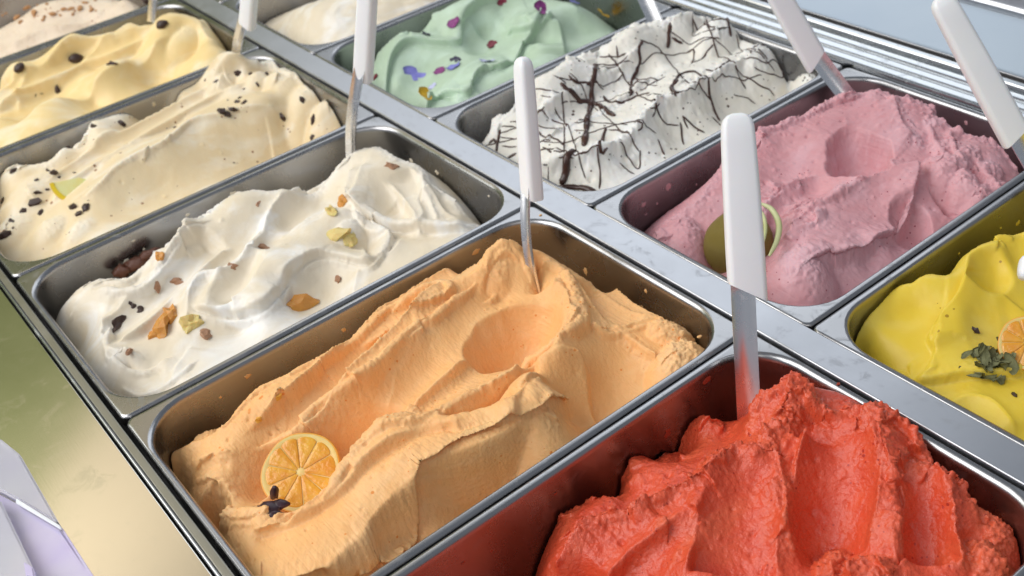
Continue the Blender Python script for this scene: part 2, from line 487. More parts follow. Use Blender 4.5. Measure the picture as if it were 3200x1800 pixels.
# ------------------------------------------------------------------ pans
def make_pan(x0, x1, y0, y1, ox0, ox1, oy0, oy1, label, r=0.027):
    g = 0.00045
    e = empty('gelato_pan', ((x0 + x1) / 2, (y0 + y1) / 2, -0.11), label, 'pan', 'steel pans of the gelato display')
    X0, X1, YY0, YY1 = x0 + g, x1 - g, y0 + g, y1 - g
    lo = []
    for ins, z, rr in ((0, -0.006, 0.0045), (0, -0.0016, 0.0045), (0.0003, -0.0007, 0.0043), (0.0010, -0.0001, 0.004), (0.0018, 0.0, 0.0036)):
        lo.append(rrect(X0 + ins, X1 - ins, YY0 + ins, YY1 - ins, rr, z))
    rad = 0.0032
    lo.append(rrect(ox0 - rad, ox1 + rad, oy0 - rad * 0.55, oy1 + rad * 0.55, r + rad * 0.6, 0.0001))
    for i in range(1, 7):
        a = math.pi / 2 * i / 6
        q = 1 - math.sin(a)
        lo.append(rrect(ox0 - rad * q, ox1 + rad * q, oy0 - rad * q * 0.55, oy1 + rad * q * 0.55, r + rad * q * 0.6, -rad * (1 - math.cos(a))))
    fl = wn(link('flange', mesh('pan_flange', *loft(lo), True, 50), STEEL, e))
    wl = [rrect(ox0, ox1, oy0, oy1, r, -rad)]
    for z in (-0.012, -0.03, -0.06, -0.09):
        d = 0.02 * -z
        wl.append(rrect(ox0 + d, ox1 - d, oy0 + d, oy1 - d, r, z))
    for a in (30, 60, 90):
        q = 0.012 * (1 - math.cos(math.radians(a))) + 0.0018
        z = -0.09 - 0.012 * math.sin(math.radians(a))
        wl.append(rrect(ox0 + q, ox1 - q, oy0 + q, oy1 - q, r - 0.006, z))
    link('tub', mesh('pan_tub', *loft(wl, cap_end=True), True, 60), STEEL, e)
    return e


ROWA = [(-0.165, 0.0), (0.0, 0.165), (0.165, 0.330), (0.330, 0.498), (0.498, 0.660), (0.660, 0.822)]
ROWB = [(-0.184, -0.0188), (-0.0188, 0.1371), (0.1371, 0.2944), (0.2944, 0.4535), (0.4535, 0.6120), (0.612, 0.770)]
LA = ['steel pan holding the red sorbet', 'steel pan holding the pale orange sorbet', 'steel pan holding the white gelato with candied fruit',
      'steel pan holding the cream gelato with chocolate bits', 'steel pan holding the plain vanilla yellow gelato', 'steel pan holding the gelato with brown biscuit crumbs']
LB = ['steel pan holding the bright yellow gelato', 'steel pan holding the pink gelato', 'steel pan holding the gelato with chocolate lines',
      'steel pan holding the mint green gelato', 'steel pan holding the ivory gelato behind the mint green one', 'steel pan behind the ivory gelato, farthest of the right row']
OPA, OPB = [], []
for (a, b), lab in zip(ROWA, LA):
    op = (-0.2470, -0.0050, a + 0.0055, b - 0.0055)
    OPA.append(op)
    make_pan(-0.2515, 0.0, a, b, *op, lab)
for (a, b), lab in zip(ROWB, LB):
    op = (0.0245, 0.2400, a + 0.0055, b - 0.0055)
    OPB.append(op)
    make_pan(0.0190, 0.2448, a, b, *op, lab)


# ------------------------------------------------------------------ sculpted gelato
class Mound:
    def __init__(s, op, step, ctrl, xyz=(), base=None):
        s.x0, s.x1, s.y0, s.y1 = op[0] + 0.0012, op[1] - 0.0012, op[2] + 0.0012, op[3] - 0.0012
        s.nx, s.ny = int((s.x1 - s.x0) / step) + 1, int((s.y1 - s.y0) / step) + 1
        s.X, s.Y = np.meshgrid(np.linspace(s.x0, s.x1, s.nx), np.linspace(s.y0, s.y1, s.ny), indexing='ij')
        s.step = step
        pts = [P(c) for c in ctrl] + [np.array(q) * 0.001 for q in xyz]
        s.pts = [p for p in pts]
        s.ops = []
        s.rough = np.full(s.X.shape, 0.0)
        s.DX, s.DY = np.zeros(s.X.shape), np.zeros(s.X.shape)

    def line(s, pts, add=True):
        q = [P(p) for p in pts]
        if add:
            s.pts += q
        return catmull(q, 5)

    def solve(s, smooth=2e-4):
        p = np.array(s.pts) * 10.0
        A, b = p[:, :2], p[:, 2]
        n = len(p)
        phi = lambda r: np.where(r > 1e-9, r * r * np.log(np.maximum(r, 1e-9)), 0)
        D = np.linalg.norm(A[:, None] - A[None], axis=2)
        K = np.zeros((n + 3, n + 3))
        K[:n, :n] = phi(D) + np.eye(n) * smooth * 10
        K[:n, n], K[:n, n + 1:] = 1, A
        K[n, :n], K[n + 1:, :n] = 1, A.T
        c = np.linalg.solve(K, np.concatenate([b, np.zeros(3)]))
        x, y = s.X * 10, s.Y * 10
        Z = c[n] + c[n + 1] * x + c[n + 2] * y
        for i in range(n):
            Z = Z + c[i] * phi(np.hypot(x - A[i, 0], y - A[i, 1]))
        s.Z = np.clip(Z * 0.1, -0.075, 0.03)
        # warped coordinates make every later line wander a little
        s.WX = s.X + 0.0013 * fbm(s.X * 60, s.Y * 60, 1.5, 3)
        s.WY = s.Y + 0.0013 * fbm(s.X * 60, s.Y * 60, 8.5, 3)

    def dist(s, c, reach, warp=1.0):
        xs, ys = c[:, 0], c[:, 1]
        i0 = int(np.clip((xs.min() - reach - s.x0) / (s.x1 - s.x0) * s.nx, 0, s.nx)); i1 = int(np.clip((xs.max() + reach - s.x0) / (s.x1 - s.x0) * s.nx + 2, 0, s.nx))
        j0 = int(np.clip((ys.min() - reach - s.y0) / (s.y1 - s.y0) * s.ny, 0, s.ny)); j1 = int(np.clip((ys.max() + reach - s.y0) / (s.y1 - s.y0) * s.ny + 2, 0, s.ny))
        sl = (slice(i0, i1), slice(j0, j1))
        x = s.X[sl] + (s.WX[sl] - s.X[sl]) * warp
        y = s.Y[sl] + (s.WY[sl] - s.Y[sl]) * warp
        best = np.full(x.shape, 1e9); sg = np.zeros(x.shape); tt = np.zeros(x.shape); nxx = np.zeros(x.shape); nyy = np.zeros(x.shape)
        seg = np.hypot(np.diff(xs), np.diff(ys)); cum = np.concatenate([[0], np.cumsum(seg)]); tot = max(cum[-1], 1e-9)
        for k in range(len(seg)):
            if seg[k] < 1e-9: continue
            ax, ay = xs[k], ys[k]; dx, dy = (xs[k + 1] - ax) / seg[k], (ys[k + 1] - ay) / seg[k]
            t = np.clip((x - ax) * dx + (y - ay) * dy, 0, seg[k])
            ex, ey = x - ax - t * dx, y - ay - t * dy
            d = np.hypot(ex, ey)
            mk = d < best
            best = np.where(mk, d, best)
            sg = np.where(mk, np.sign(dx * ey - dy * ex), sg)
            tt = np.where(mk, (cum[k] + t) / tot, tt)
            nxx = np.where(mk, -dy, nxx); nyy = np.where(mk, dx, nyy)
        return sl, best, sg, tt, nxx, nyy

    def ridge(s, c, h, wl=0.006, wr=0.006, taper=0.18, rough=0.0, warp=1.0):
        """cusp along a line; wl = width to the left of its direction, wr = to the right; h < 0 is a groove"""
        sl, d, sg, t, nx_, ny_ = s.dist(c, 5 * max(wl, wr), warp)
        w_ = np.where(sg > 0, wl, wr)
        tp = np.clip(np.minimum(t, 1 - t) / taper, 0, 1) if taper > 0 else 1.0
        tp = tp * tp * (3 - 2 * tp) if taper > 0 else 1.0
        k = np.exp(-d / w_) * tp
        s.Z[sl] += h * k
        if rough:
            s.rough[sl] = np.maximum(s.rough[sl], rough * np.exp(-(d / 0.005) ** 2) * tp)

    def rope(s, c, r, lift=0.0, taper=0.12, rough=0.3, lump=0.35, warp=0.5):
        """a rounded lip of gelato lying along a line, creased on both sides"""
        n = len(c)
        i = np.clip(((c[:, 0] - s.x0) / (s.x1 - s.x0) * (s.nx - 1)).round().astype(int), 0, s.nx - 1)
        j = np.clip(((c[:, 1] - s.y0) / (s.y1 - s.y0) * (s.ny - 1)).round().astype(int), 0, s.ny - 1)
        zl = s.Z[i, j]
        if n > 6:
            zl = np.convolve(np.pad(zl, 3, mode='edge'), np.ones(7) / 7, 'valid')
        sl, d, sg, t, nx_, ny_ = s.dist(c, r * 3.5, warp)
        zz = np.interp(t, np.linspace(0, 1, n), zl)
        tp = np.clip(np.minimum(t, 1 - t) / taper, 0, 1); tp = tp * tp * (3 - 2 * tp)
        rr = r * (0.25 + 0.75 * tp) * (1 + lump * fbm(s.X[sl] * 130, s.Y[sl] * 130, r * 1e4 + zl[0] * 900, 2))
        dome = zz + lift - 0.35 * rr * (2 - tp) + np.sqrt(np.maximum(rr * rr - d * d, 0)) - np.maximum(d - rr, 0) * 6
        k = 0.0007
        h = np.clip(0.5 + 0.5 * (dome - s.Z[sl]) / k, 0, 1)
        s.Z[sl] = s.Z[sl] * (1 - h) + dome * h + k * h * (1 - h)
        if rough:
            s.rough[sl] = np.maximum(s.rough[sl], rough * np.clip(1.4 - d / np.maximum(rr, 1e-5), 0, 1) * tp)

    def flap(s, c, h, fall=0.025, push=0.003, taper=0.15, rough=0.0, edge=0.0016, warp=1.0):
        """left of the line is a layer h thick that ends in a lip, pushed out over the right side"""
        sl, d, sg, t, nx_, ny_ = s.dist(c, 5 * fall, warp)
        sd = d * np.where(sg >= 0, 1, -1)
        tp = np.clip(np.minimum(t, 1 - t) / taper, 0, 1); tp = tp * tp * (3 - 2 * tp)
        st = np.clip(sd / edge * 0.5 + 0.5, 0, 1); st = st * st * (3 - 2 * st)
        s.Z[sl] += h * st * np.exp(-np.maximum(sd, 0) / fall) * tp
        pk = push * np.exp(-(np.maximum(sd, 0) / 0.004) ** 2) * st * tp
        s.DX[sl] -= nx_ * pk; s.DY[sl] -= ny_ * pk
        if rough:
            s.rough[sl] = np.maximum(s.rough[sl], rough * np.exp(-(d / 0.006) ** 2) * tp)

    def swipe(s, pts, w_, rise, lip=0.0015, edge=0.0022, fade=0.12, rough=0.3, lipw=0.0016, conv=2.0):
        """one pass of the spatula: a smooth channel along a path with material pushed up at both edges"""
        q = [P(p) for p in pts]
        c = catmull(q, 6)
        ws = np.interp(np.linspace(0, 1, len(c)), np.linspace(0, 1, len(np.atleast_1d(w_))), np.atleast_1d(w_))
        wm = float(ws.max())
        sl, d, sg, t, nx_, ny_ = s.dist(c, wm * 1.8)
        zz = np.interp(t, np.linspace(0, 1, len(c)), c[:, 2]); ww = np.interp(t, np.linspace(0, 1, len(c)), ws)
        sm = lambda v: np.clip(v, 0, 1) ** 2 * (3 - 2 * np.clip(v, 0, 1))
        ef = sm(t / fade) * sm((1 - t) / fade) if fade > 0 else 1.0
        tgt = zz + rise * (d / ww) ** conv
        m = sm((ww - d) / edge) * ef
        s.Z[sl] = s.Z[sl] * (1 - m) + tgt * m
        k = np.exp(-np.abs(d - ww) / lipw) * ef
        s.Z[sl] += lip * k
        if rough:
            s.rough[sl] = np.maximum(s.rough[sl], rough * np.exp(-((d - ww) / 0.003) ** 2) * ef)

    def dig(s, u, v, z, rx, ry, depth, ang=0.0, k=0.0015, sharp=2.0, tx=0.0, ty=0.0, rough=0.0, wob=0.0):
        """scoop: a bowl-shaped cut whose rim stays crisp"""
        c = un(u, v, z * 0.001)
        ca, sa = math.cos(ang), math.sin(ang)
        wx = s.WX + wob * fbm(s.X * 55, s.Y * 55, u * 0.37, 2); wy = s.WY + wob * fbm(s.X * 55, s.Y * 55, v * 0.53 + 40, 2)
        a = ((wx - c[0]) * ca + (wy - c[1]) * sa) / rx
        b = (-(wx - c[0]) * sa + (wy - c[1]) * ca) / ry
        rad = (a * a + b * b)
        bowl = c[2] - depth + depth * rad ** (sharp / 2) + tx * (s.X - c[0]) + ty * (s.Y - c[1])
        h = np.clip(0.5 + 0.5 * (bowl - s.Z) / k, 0, 1)
        s.Z = bowl * (1 - h) + s.Z * h - k * h * (1 - h)
        if rough:
            s.rough = np.maximum(s.rough, rough * np.clip(1 - h, 0, 1) * np.clip(rad * 0.6 + 0.4, 0, 1))

    def lobe(s, u, v, z, rx, ry, hh, ang=0.0, k=0.0012, rough=0.0):
        """a rounded lump that rises from the surface, with a crease where it meets it"""
        c = un(u, v, z * 0.001)
        ca, sa = math.cos(ang), math.sin(ang)
        a = ((s.WX - c[0]) * ca + (s.WY - c[1]) * sa) / rx
        b = (-(s.WX - c[0]) * sa + (s.WY - c[1]) * ca) / ry
        q = a * a + b * b
        dome = c[2] - hh * q
        h = np.clip(0.5 + 0.5 * (dome - s.Z) / k, 0, 1)
        s.Z = s.Z * (1 - h) + dome * h + k * h * (1 - h)
        if rough:
            s.rough = np.maximum(s.rough, rough * np.clip(1.3 - q, 0, 1) * h)

    def wavy(s, amp, scale, seed=0.0, oct=3, ax=1.0, ay=1.0, ang=0.0):
        ca, sa = math.cos(ang), math.sin(ang)
        x, y = s.X * ca + s.Y * sa, -s.X * sa + s.Y * ca
        s.Z += amp * fbm(x * scale * ax, y * scale * ay, seed, oct)

    def folds(s, amp, scale, seed=0.0, ax=1.0, ay=1.0, ang=0.0):
        """soft valleys with sharp crests between them"""
        ca, sa = math.cos(ang), math.sin(ang)
        x, y = s.WX * ca + s.WY * sa, -s.WX * sa + s.WY * ca
        n = np.abs(fbm(x * scale * ax, y * scale * ay, seed, 2))
        s.Z += amp * (0.35 - n)

    def pits(s, n, seed, r0=0.0005, r1=0.0012, up=0.35):
        """air pockets and small crumbs of ice"""
        rr = np.random.RandomState(seed)
        for _ in range(n):
            cx, cy = rr.uniform(s.x0, s.x1), rr.uniform(s.y0, s.y1)
            r = rr.uniform(r0, r1)
            m = int(3 * r / s.step) + 1
            i, j = int((cx - s.x0) / s.step), int((cy - s.y0) / s.step)
            sl = (slice(max(i - m, 0), i + m + 1), slice(max(j - m, 0), j + m + 1))
            d2 = ((s.X[sl] - cx) ** 2 + (s.Y[sl] - cy) ** 2) / (r * r)
            s.Z[sl] += (0.7 if rr.rand() < up else -1.0) * r * np.exp(-d2 * 1.4)

    def tears(s, n, seed, h=0.0022, size=0.011, thr=0.22, rough=0.6):
        """short torn flakes along the crests the spatula left"""
        rr = np.random.RandomState(seed)
        idx = np.argwhere(s.rough > thr)
        if len(idx) == 0: return
        for _ in range(n):
            i, j = idx[rr.randint(len(idx))]
            x, y = s.X[i, j], s.Y[i, j]
            a = rr.uniform(0, 2 * math.pi)
            l = size * rr.uniform(0.6, 1.5)
            bend = rr.uniform(-0.7, 0.7)
            pts = []
            for k in range(4):
                t = k / 3 - 0.5
                pts.append(np.array([x + l * (t * math.cos(a) - bend * t * t * math.sin(a)) + rr.normal(0, 0.0006), y + l * (t * math.sin(a) + bend * t * t * math.cos(a)) + rr.normal(0, 0.0006), 0.0]))
            s.flap(catmull(pts, 4), h * rr.uniform(0.6, 1.3), 0.006, 0.0018, 0.3, rough, 0.0011, 0.6)

    def build(s, name, label, m, cat='gelato', rough_all=0.0, rs=260, fine=0.0):
        X, Y, Z = s.X + s.DX, s.Y + s.DY, s.Z
        gx = np.gradient(Z, axis=0) / s.step; gy = np.gradient(Z, axis=1) / s.step
        nl = np.sqrt(1 + gx * gx + gy * gy)
        nx_, ny_, nz_ = -gx / nl, -gy / nl, 1 / nl
        r = np.clip(s.rough + rough_all, 0, 2)
        n1 = fbm(X * rs, Y * rs, Z * rs, 3, 0.6)
        n1 = np.abs(n1) * 1.6 - 0.25
        d = 0.0022 * r * n1
        if fine:
            d = d + fine * fbm(X * 700, Y * 700, Z * 700, 2)
        X = np.clip(X + nx_ * d, s.x0, s.x1); Y = np.clip(Y + ny_ * d, s.y0, s.y1); Z = Z + nz_ * d
        # round the corners of the pan
        cr = 0.026
        cx, cy = (s.x0 + s.x1) / 2, (s.y0 + s.y1) / 2
        hx, hy = (s.x1 - s.x0) / 2 - cr, (s.y1 - s.y0) / 2 - cr
        ax, ay = np.abs(X - cx) - hx, np.abs(Y - cy) - hy
        rr = np.hypot(np.maximum(ax, 0), np.maximum(ay, 0))
        f = np.where((ax > 0) & (ay > 0) & (rr > cr), cr / np.maximum(rr, 1e-9), 1.0)
        X = np.where(f < 1, cx + np.sign(X - cx) * (hx + ax * f), X)
        Y = np.where(f < 1, cy + np.sign(Y - cy) * (hy + ay * f), Y)
        dr = 0.02 * np.clip(-Z, 0, 1)
        X = np.clip(X, s.x0 + dr, s.x1 - dr); Y = np.clip(Y, s.y0 + dr, s.y1 - dr)
        s.FX, s.FY, s.FZ = X, Y, Z
        nx, ny = s.nx, s.ny
        V = np.stack([X, Y, Z], -1).reshape(-1, 3)
        idx = np.arange(nx * ny).reshape(nx, ny)
        Q = np.stack([idx[:-1, :-1], idx[1:, :-1], idx[1:, 1:], idx[:-1, 1:]], -1).reshape(-1, 4)
        ring = np.concatenate([idx[:, 0], idx[-1, 1:], idx[-2::-1, -1], idx[0, -2:0:-1]])
        B = V[ring].copy(); B[:, 2] = -0.088
        B[:, 0] = cx + (B[:, 0] - cx) * 0.975; B[:, 1] = cy + (B[:, 1] - cy) * 0.965
        n0 = len(V); k = len(ring)
        a = np.arange(k); bq = (a + 1) % k
        Q2 = np.stack([ring[bq], ring[a], n0 + a, n0 + bq], -1)
        V = np.concatenate([V, B]); Q = np.concatenate([Q, Q2])
        base = Vector((cx, cy, -0.088))
        me = bpy.data.meshes.new(name)
        me.vertices.add(len(V)); me.vertices.foreach_set('co', (V - np.array(base)).astype(np.float32).ravel())
        me.loops.add(Q.size); me.loops.foreach_set('vertex_index', Q.astype(np.int32).ravel())
        me.polygons.add(len(Q)); me.polygons.foreach_set('loop_start', (np.arange(len(Q)) * 4).astype(np.int32))
        me.update(calc_edges=True); me.validate()
        me.shade_smooth()
        at = me.attributes.new('torn', 'FLOAT', 'POINT')
        tv = np.concatenate([np.clip(s.rough, 0, 1).ravel(), np.zeros(k)]).astype(np.float32)
        at.data.foreach_set('value', tv)
        o = link(name, me, m)
        o.location = base
        tag(o, label, cat, 'mounds of gelato in the pans')
        s.obj = o
        return s

    def height(s, x, y):
        i = np.clip((x - s.x0) / (s.x1 - s.x0) * (s.nx - 1), 0, s.nx - 1.001); j = np.clip((y - s.y0) / (s.y1 - s.y0) * (s.ny - 1), 0, s.ny - 1.001)
        a, b = int(i), int(j); fa, fb = i - a, j - b
        Z = s.FZ
        return (Z[a, b] * (1 - fa) + Z[a + 1, b] * fa) * (1 - fb) + (Z[a, b + 1] * (1 - fa) + Z[a + 1, b + 1] * fa) * fb

    def hit(s, u, v):
        """first point of the surface met by the sight line through pixel (u, v)"""
        z = 0.04
        while z > -0.075:
            q = un(u, v, z)
            if s.x0 <= q[0] <= s.x1 and s.y0 <= q[1] <= s.y1 and s.height(q[0], q[1]) >= z:
                return q
            z -= 0.0008
        q = un(u, v, 0.0)
        q = un(u, v, s.height(q[0], q[1]))
        return q

    def normal(s, q, e=0.0025):
        n = Vector((-(s.height(q[0] + e, q[1]) - s.height(q[0] - e, q[1])) / (2 * e), -(s.height(q[0], q[1] + e) - s.height(q[0], q[1] - e)) / (2 * e), 1.0))
        return n.normalized()


def edge_pts(op, far, near, left, right, inset=3):
    """heights (mm) along the four walls"""
    x0, x1, y0, y1 = [q * 1000 for q in op]
    o = []
    for t in (0.08, 0.36, 0.64, 0.92):
        o.append((x0 + (x1 - x0) * t, y1 - inset, far)); o.append((x0 + (x1 - x0) * t, y0 + inset, near))
    for t in (0.25, 0.75):
        o.append((x0 + inset, y0 + (y1 - y0) * t, left)); o.append((x1 - inset, y0 + (y1 - y0) * t, right))
    return o


# ---- orange
def orange():
    op = OPA[1]
    s = Mound(op, 0.0006, [
        # smooth facets and hollows
        (1440, 1040, -4), (1600, 960, -3), (1340, 1165, -7), (1230, 1240, -11), (1120, 1310, -14), (1010, 1390, -17),
        (1560, 930, -6), (1690, 960, -6), (880, 1470, -26), (950, 1500, -27), (800, 1560, -28), (720, 1480, -16),
        (640, 1470, -20), (600, 1530, -26), (1900, 1000, -12), (2000, 1060, -15), (1980, 1160, -22), (1900, 1220, -27),
        (1400, 1560, -26), (1250, 1680, -30), (1620, 1440, -27), (1780, 1330, -27), (1100, 1760, -28), (2090, 1120, -20),
        (1000, 1650, -8), (880, 1710, -12), (720, 1680, -20), (1545, 1405, -18), (1370, 1495, -20), (1275, 1610, -20), (1160, 1715, -20), (1480, 1510, -27)],
        [(-150, 158, -40), (-60, 158, -40), (-220, 158, -42), (-20, 156, -36), (-10, 90, -36), (-10, 40, -36), (-244, 140, -38), (-60, 8, -24), (-120, 8, -26), (-180, 8, -24), (-235, 9, -26), (-243, 40, -20), (-244, 90, -30)])
    far = s.line([(530, 1432, -20), (600, 1395, -16), (702, 1351, -9), (813, 1236, -4), (911, 1184, -2), (1050, 1099, -1), (1150, 1020, 0), (1213, 954, 2), (1315, 911, 2), (1400, 892, 2), (1495, 864, 4), (1530, 800, 8), (1598, 772, 9), (1650, 800, 4)])
    far2 = s.line([(1692, 790, 3), (1777, 847, -6), (1846, 889, -9), (1948, 958, -10), (2004, 984, -11), (2073, 996, -10), (2110, 1040, -13), (2165, 1070, -16)])
    rA = s.line([(1490, 900, 0), (1409, 967, 0), (1350, 1014, 1), (1290, 1044, 1), (1195, 1142, 0), (1100, 1206, -1), (984, 1257, -3), (924, 1338, -7), (800, 1400, -12)])
    rB0 = s.line([(1740, 900, 0), (1820, 958, -3), (1790, 1010, -2), (1743, 1061, -1), (1683, 1086, -2), (1640, 1099, -3), (1600, 1180, -3), (1478, 1244, -2), (1392, 1296, -1), (1307, 1330, 1), (1157, 1377, -3), (1076, 1475, -7), (984, 1565, -11), (856, 1616, -14), (740, 1610, -17), (690, 1560, -18)])
    rB1 = s.line([(1752, 1095, -1), (1683, 1201, 4), (1606, 1287, 4), (1478, 1313, 4), (1375, 1335, 3), (1290, 1400, 0), (1200, 1500, -4), (1110, 1590, -7), (980, 1690, -10)], True)
    s.solve()
    s.wavy(0.0009, 45, 2.0)
    lip = s.line([(1760, 1180, -4), (1720, 1250, -3), (1640, 1310, -2), (1533, 1345, -2), (1420, 1390, -3), (1350, 1432, -3), (1290, 1471, -4), (1251, 1552, -5), (1234, 1610, -6), (1205, 1650, -7), (1150, 1675, -8), (1080, 1725, -9), (960, 1765, -10), (820, 1800, -13), (660, 1830, -16)], False)[::-1]
    s.swipe([('m', -50, 150, -8), ('m', -80, 146, -4), ('m', -115, 136, -6), ('m', -150, 124, -8), ('m', -185, 114, -11), ('m', -212, 112, -15)], [0.008, 0.010, 0.010, 0.009], 0.003, 0.0012, 0.002, 0.12, 0.5)
    s.swipe([('m', -104, 98, -5), ('m', -118, 95, -9), ('m', -136, 92, -13), ('m', -162, 88, -18), ('m', -188, 82, -23), ('m', -216, 76, -29), ('m', -228, 74, -27)], [0.018, 0.018, 0.017, 0.018, 0.015], 0.014, 0.0024, 0.003, 0.12, 0.35)
    s.dig(1606, 1040, -2, 0.0300, 0.0225, 0.028, 0.30, 0.0025, 2.6, 0.12, 0.05, 0.1, 0.003)
    s.dig(1125, 1325, -9, 0.027, 0.014, 0.020, -0.25, 0.003, 2.2, 0.15, 0.0)
    s.ridge(s.line([(1250, 1190, -12), (1235, 1250, -14), (1200, 1310, -14)], False), 0.0012, 0.003, 0.0015, 0.2, 0.0)
    s.swipe([('m', -20, 92, -12), ('m', -24, 68, -13), ('m', -24, 44, -14), ('m', -24, 22, -17)], [0.011, 0.012, 0.011], 0.002, 0.0014, 0.002, 0.15, 0.5)
    s.swipe([(1690, 1215, 2), (1640, 1262, 3), (1540, 1325, 3), (1440, 1370, 2), (1310, 1412, 0), (1210, 1480, -3), (1130, 1575, -6), (1030, 1660, -9), (890, 1735, -12), (760, 1770, -16)], [0.007, 0.009, 0.0095, 0.010, 0.012, 0.014, 0.016, 0.017], -0.0035, 0.0, 0.0035, 0.05, 0.15)
    # the big folded layer over the flank (layer lies to the left of the reversed line's direction)
    s.flap(lip, 0.0030, 0.020, 0.0070, 0.05, 0.8, 0.0014)
    crack = s.line([(1690, 1120, -4), (1619, 1190, -4), (1520, 1262, -3), (1430, 1305, -2), (1365, 1325, -1)], False)
    s.ridge(crack, -0.011, 0.0030, 0.0020, 0.2, 0.2)
    s.ridge(rA, 0.0036, 0.0040, 0.0020, 0.12, 0.4)
    s.ridge(rB0, 0.0036, 0.0020, 0.0040, 0.10, 0.5)
    s.ridge(far, 0.0022, 0.003, 0.006, 0.06, 0.3)
    s.ridge(far2, 0.0022, 0.003, 0.006, 0.06, 0.3)
    ln = lambda l, z=-3: s.line([(u, v, z) for u, v in l], False)
    s.rope(far[10:46], 0.0022, 0.0003, 0.1, 0.25, 0.4)
    s.rope(rA, 0.0024, 0.0004, 0.1, 0.35, 0.45)
    s.rope(rB0[8:], 0.0022, 0.0004, 0.1, 0.35, 0.4)
    s.rope(ln([(1330, 1325), (1243, 1345), (1157, 1385), (1100, 1440), (1062, 1490), (1010, 1545)], -3), 0.0034, 0.0008, 0.15, 0.5, 0.4)
    s.rope(ln([(1225, 955), (1270, 925), (1320, 905), (1375, 888), (1408, 905), (1385, 945)], 3), 0.0026, 0.0008, 0.15, 0.4, 0.4)
    s.rope(ln([(1515, 830), (1535, 795), (1598, 775), (1640, 788), (1656, 825)], 9), 0.0026, 0.0006, 0.15, 0.3, 0.4)
    s.rope(ln([(1560, 785), (1535, 835), (1540, 880), (1500, 905)], 6), 0.0018, 0.0004, 0.15, 0.2, 0.4)
    s.rope(ln([(1700, 830), (1770, 880), (1800, 935), (1825, 990), (1800, 1030), (1750, 1070)], -3), 0.0032, 0.0010, 0.12, 0.7, 0.45)
    s.rope(ln([(1833, 1022), (1900, 1035), (2008, 1004), (2060, 1002)], -8), 0.0014, 0.0003, 0.2, 0.3)
    s.rope(ln([(690, 1520), (690, 1580), (745, 1630), (850, 1645), (960, 1600), (1010, 1560)], -15), 0.0028, 0.0008, 0.15, 0.7, 0.4)
    s.rope(lip, 0.0024, -0.0004, 0.06, 0.7, 0.5)
    s.rope(ln([(1683, 1205), (1645, 1260), (1590, 1296), (1478, 1316), (1375, 1338)], 1), 0.0030, 0.0003, 0.15, 0.2, 0.35)
    # top-left shelf behind ridge A and the folds on the back peak
    s.flap(s.line([(1100, 1075, 0), (1180, 1040, 0), (1230, 1000, 1), (1300, 985, 1), (1390, 945, 1), (1440, 905, 1)], False), 0.004, 0.018, 0.002, 0.2, 0.7)
    s.flap(s.line([(1500, 905, 3), (1530, 850, 5), (1590, 805, 7), (1650, 830, 4)], False), 0.0030, 0.012, 0.0015, 0.2, 0.3)
    s.ridge(s.line([(1700, 880, -3), (1760, 930, -4), (1790, 985, -4), (1822, 1040, -6)], False), 0.0036, 0.003, 0.005, 0.2, 0.6)
    # creases running down the flank
    s.flap(s.line([(1720, 1180, -6), (1660, 1290, -12), (1625, 1380, -18), (1600, 1470, -26)], False)[::-1], 0.0040, 0.014, 0.0010, 0.15, 0.15)
    s.flap(s.line([(1800, 1080, -5), (1830, 1160, -12), (1846, 1260, -20), (1880, 1330, -27)], False)[::-1], 0.0045, 0.020, 0.0010, 0.15, 0.1)
    s.ridge(s.line([(1833, 1022, -8), (1900, 1030, -9), (2008, 1001, -10), (2060, 1000, -11)], False), 0.0030, 0.004, 0.003, 0.2, 0.5)
    s.lobe(2125, 1090, -9, 0.016, 0.013, 0.009, 0.3, 0.0012, 1.3)
    s.lobe(2075, 1010, -8, 0.010, 0.013, 0.008, 0.3, 0.0012, 1.0)
    s.lobe(1345, 905, 4, 0.012, 0.009, 0.006, 0.3, 0.0015, 1.0)
    s.lobe(1555, 800, 9, 0.015, 0.012, 0.008, 0.3, 0.0015, 0.7)
    s.lobe(1705, 800, 5, 0.005, 0.007, 0.010, 0.3, 0.0010, 0.4)
    # left tongue and the lower left lobe
    s.flap(s.line([(560, 1470, -20), (640, 1500, -18), (700, 1540, -18), (680, 1590, -18), (740, 1640, -18), (840, 1640, -16), (960, 1600, -13)], False), 0.0030, 0.014, 0.0015, 0.2, 0.9)
    s.ridge(s.line([(540, 1440, -18), (640, 1440, -16), (760, 1430, -13)], False), 0.003, 0.003, 0.004, 0.2, 0.5)
    s.ridge(s.line([(560, 1490, -22), (650, 1480, -20), (740, 1470, -17)], False), -0.0022, 0.003, 0.003, 0.2, 0.2)
    s.dig(640, 1590, -18, 0.014, 0.012, 0.022, 0.9, 0.0015)
    s.lobe(640, 1365, -15, 0.014, 0.010, 0.008, 0.2, 0.001, 0.8)
    s.folds(0.0005, 50, 3.3, 1, 0.45, -0.5)
    s.wavy(0.00035, 220, 4.4, 3, 1.0, 0.22, -0.6)
    s.ridge(ln([(1672, 800), (1680, 850), (1690, 905)], 0), -0.010, 0.005, 0.004, 0.2, 0.0)
    s.tears(34, 31, 0.0018, 0.012)
    s.pits(260, 3)
    return s.build('orange_gelato', 'pale orange sorbet in folded ridges with an orange slice in a hollow', M_ORANGE, rough_all=0.05, fine=0.00007)


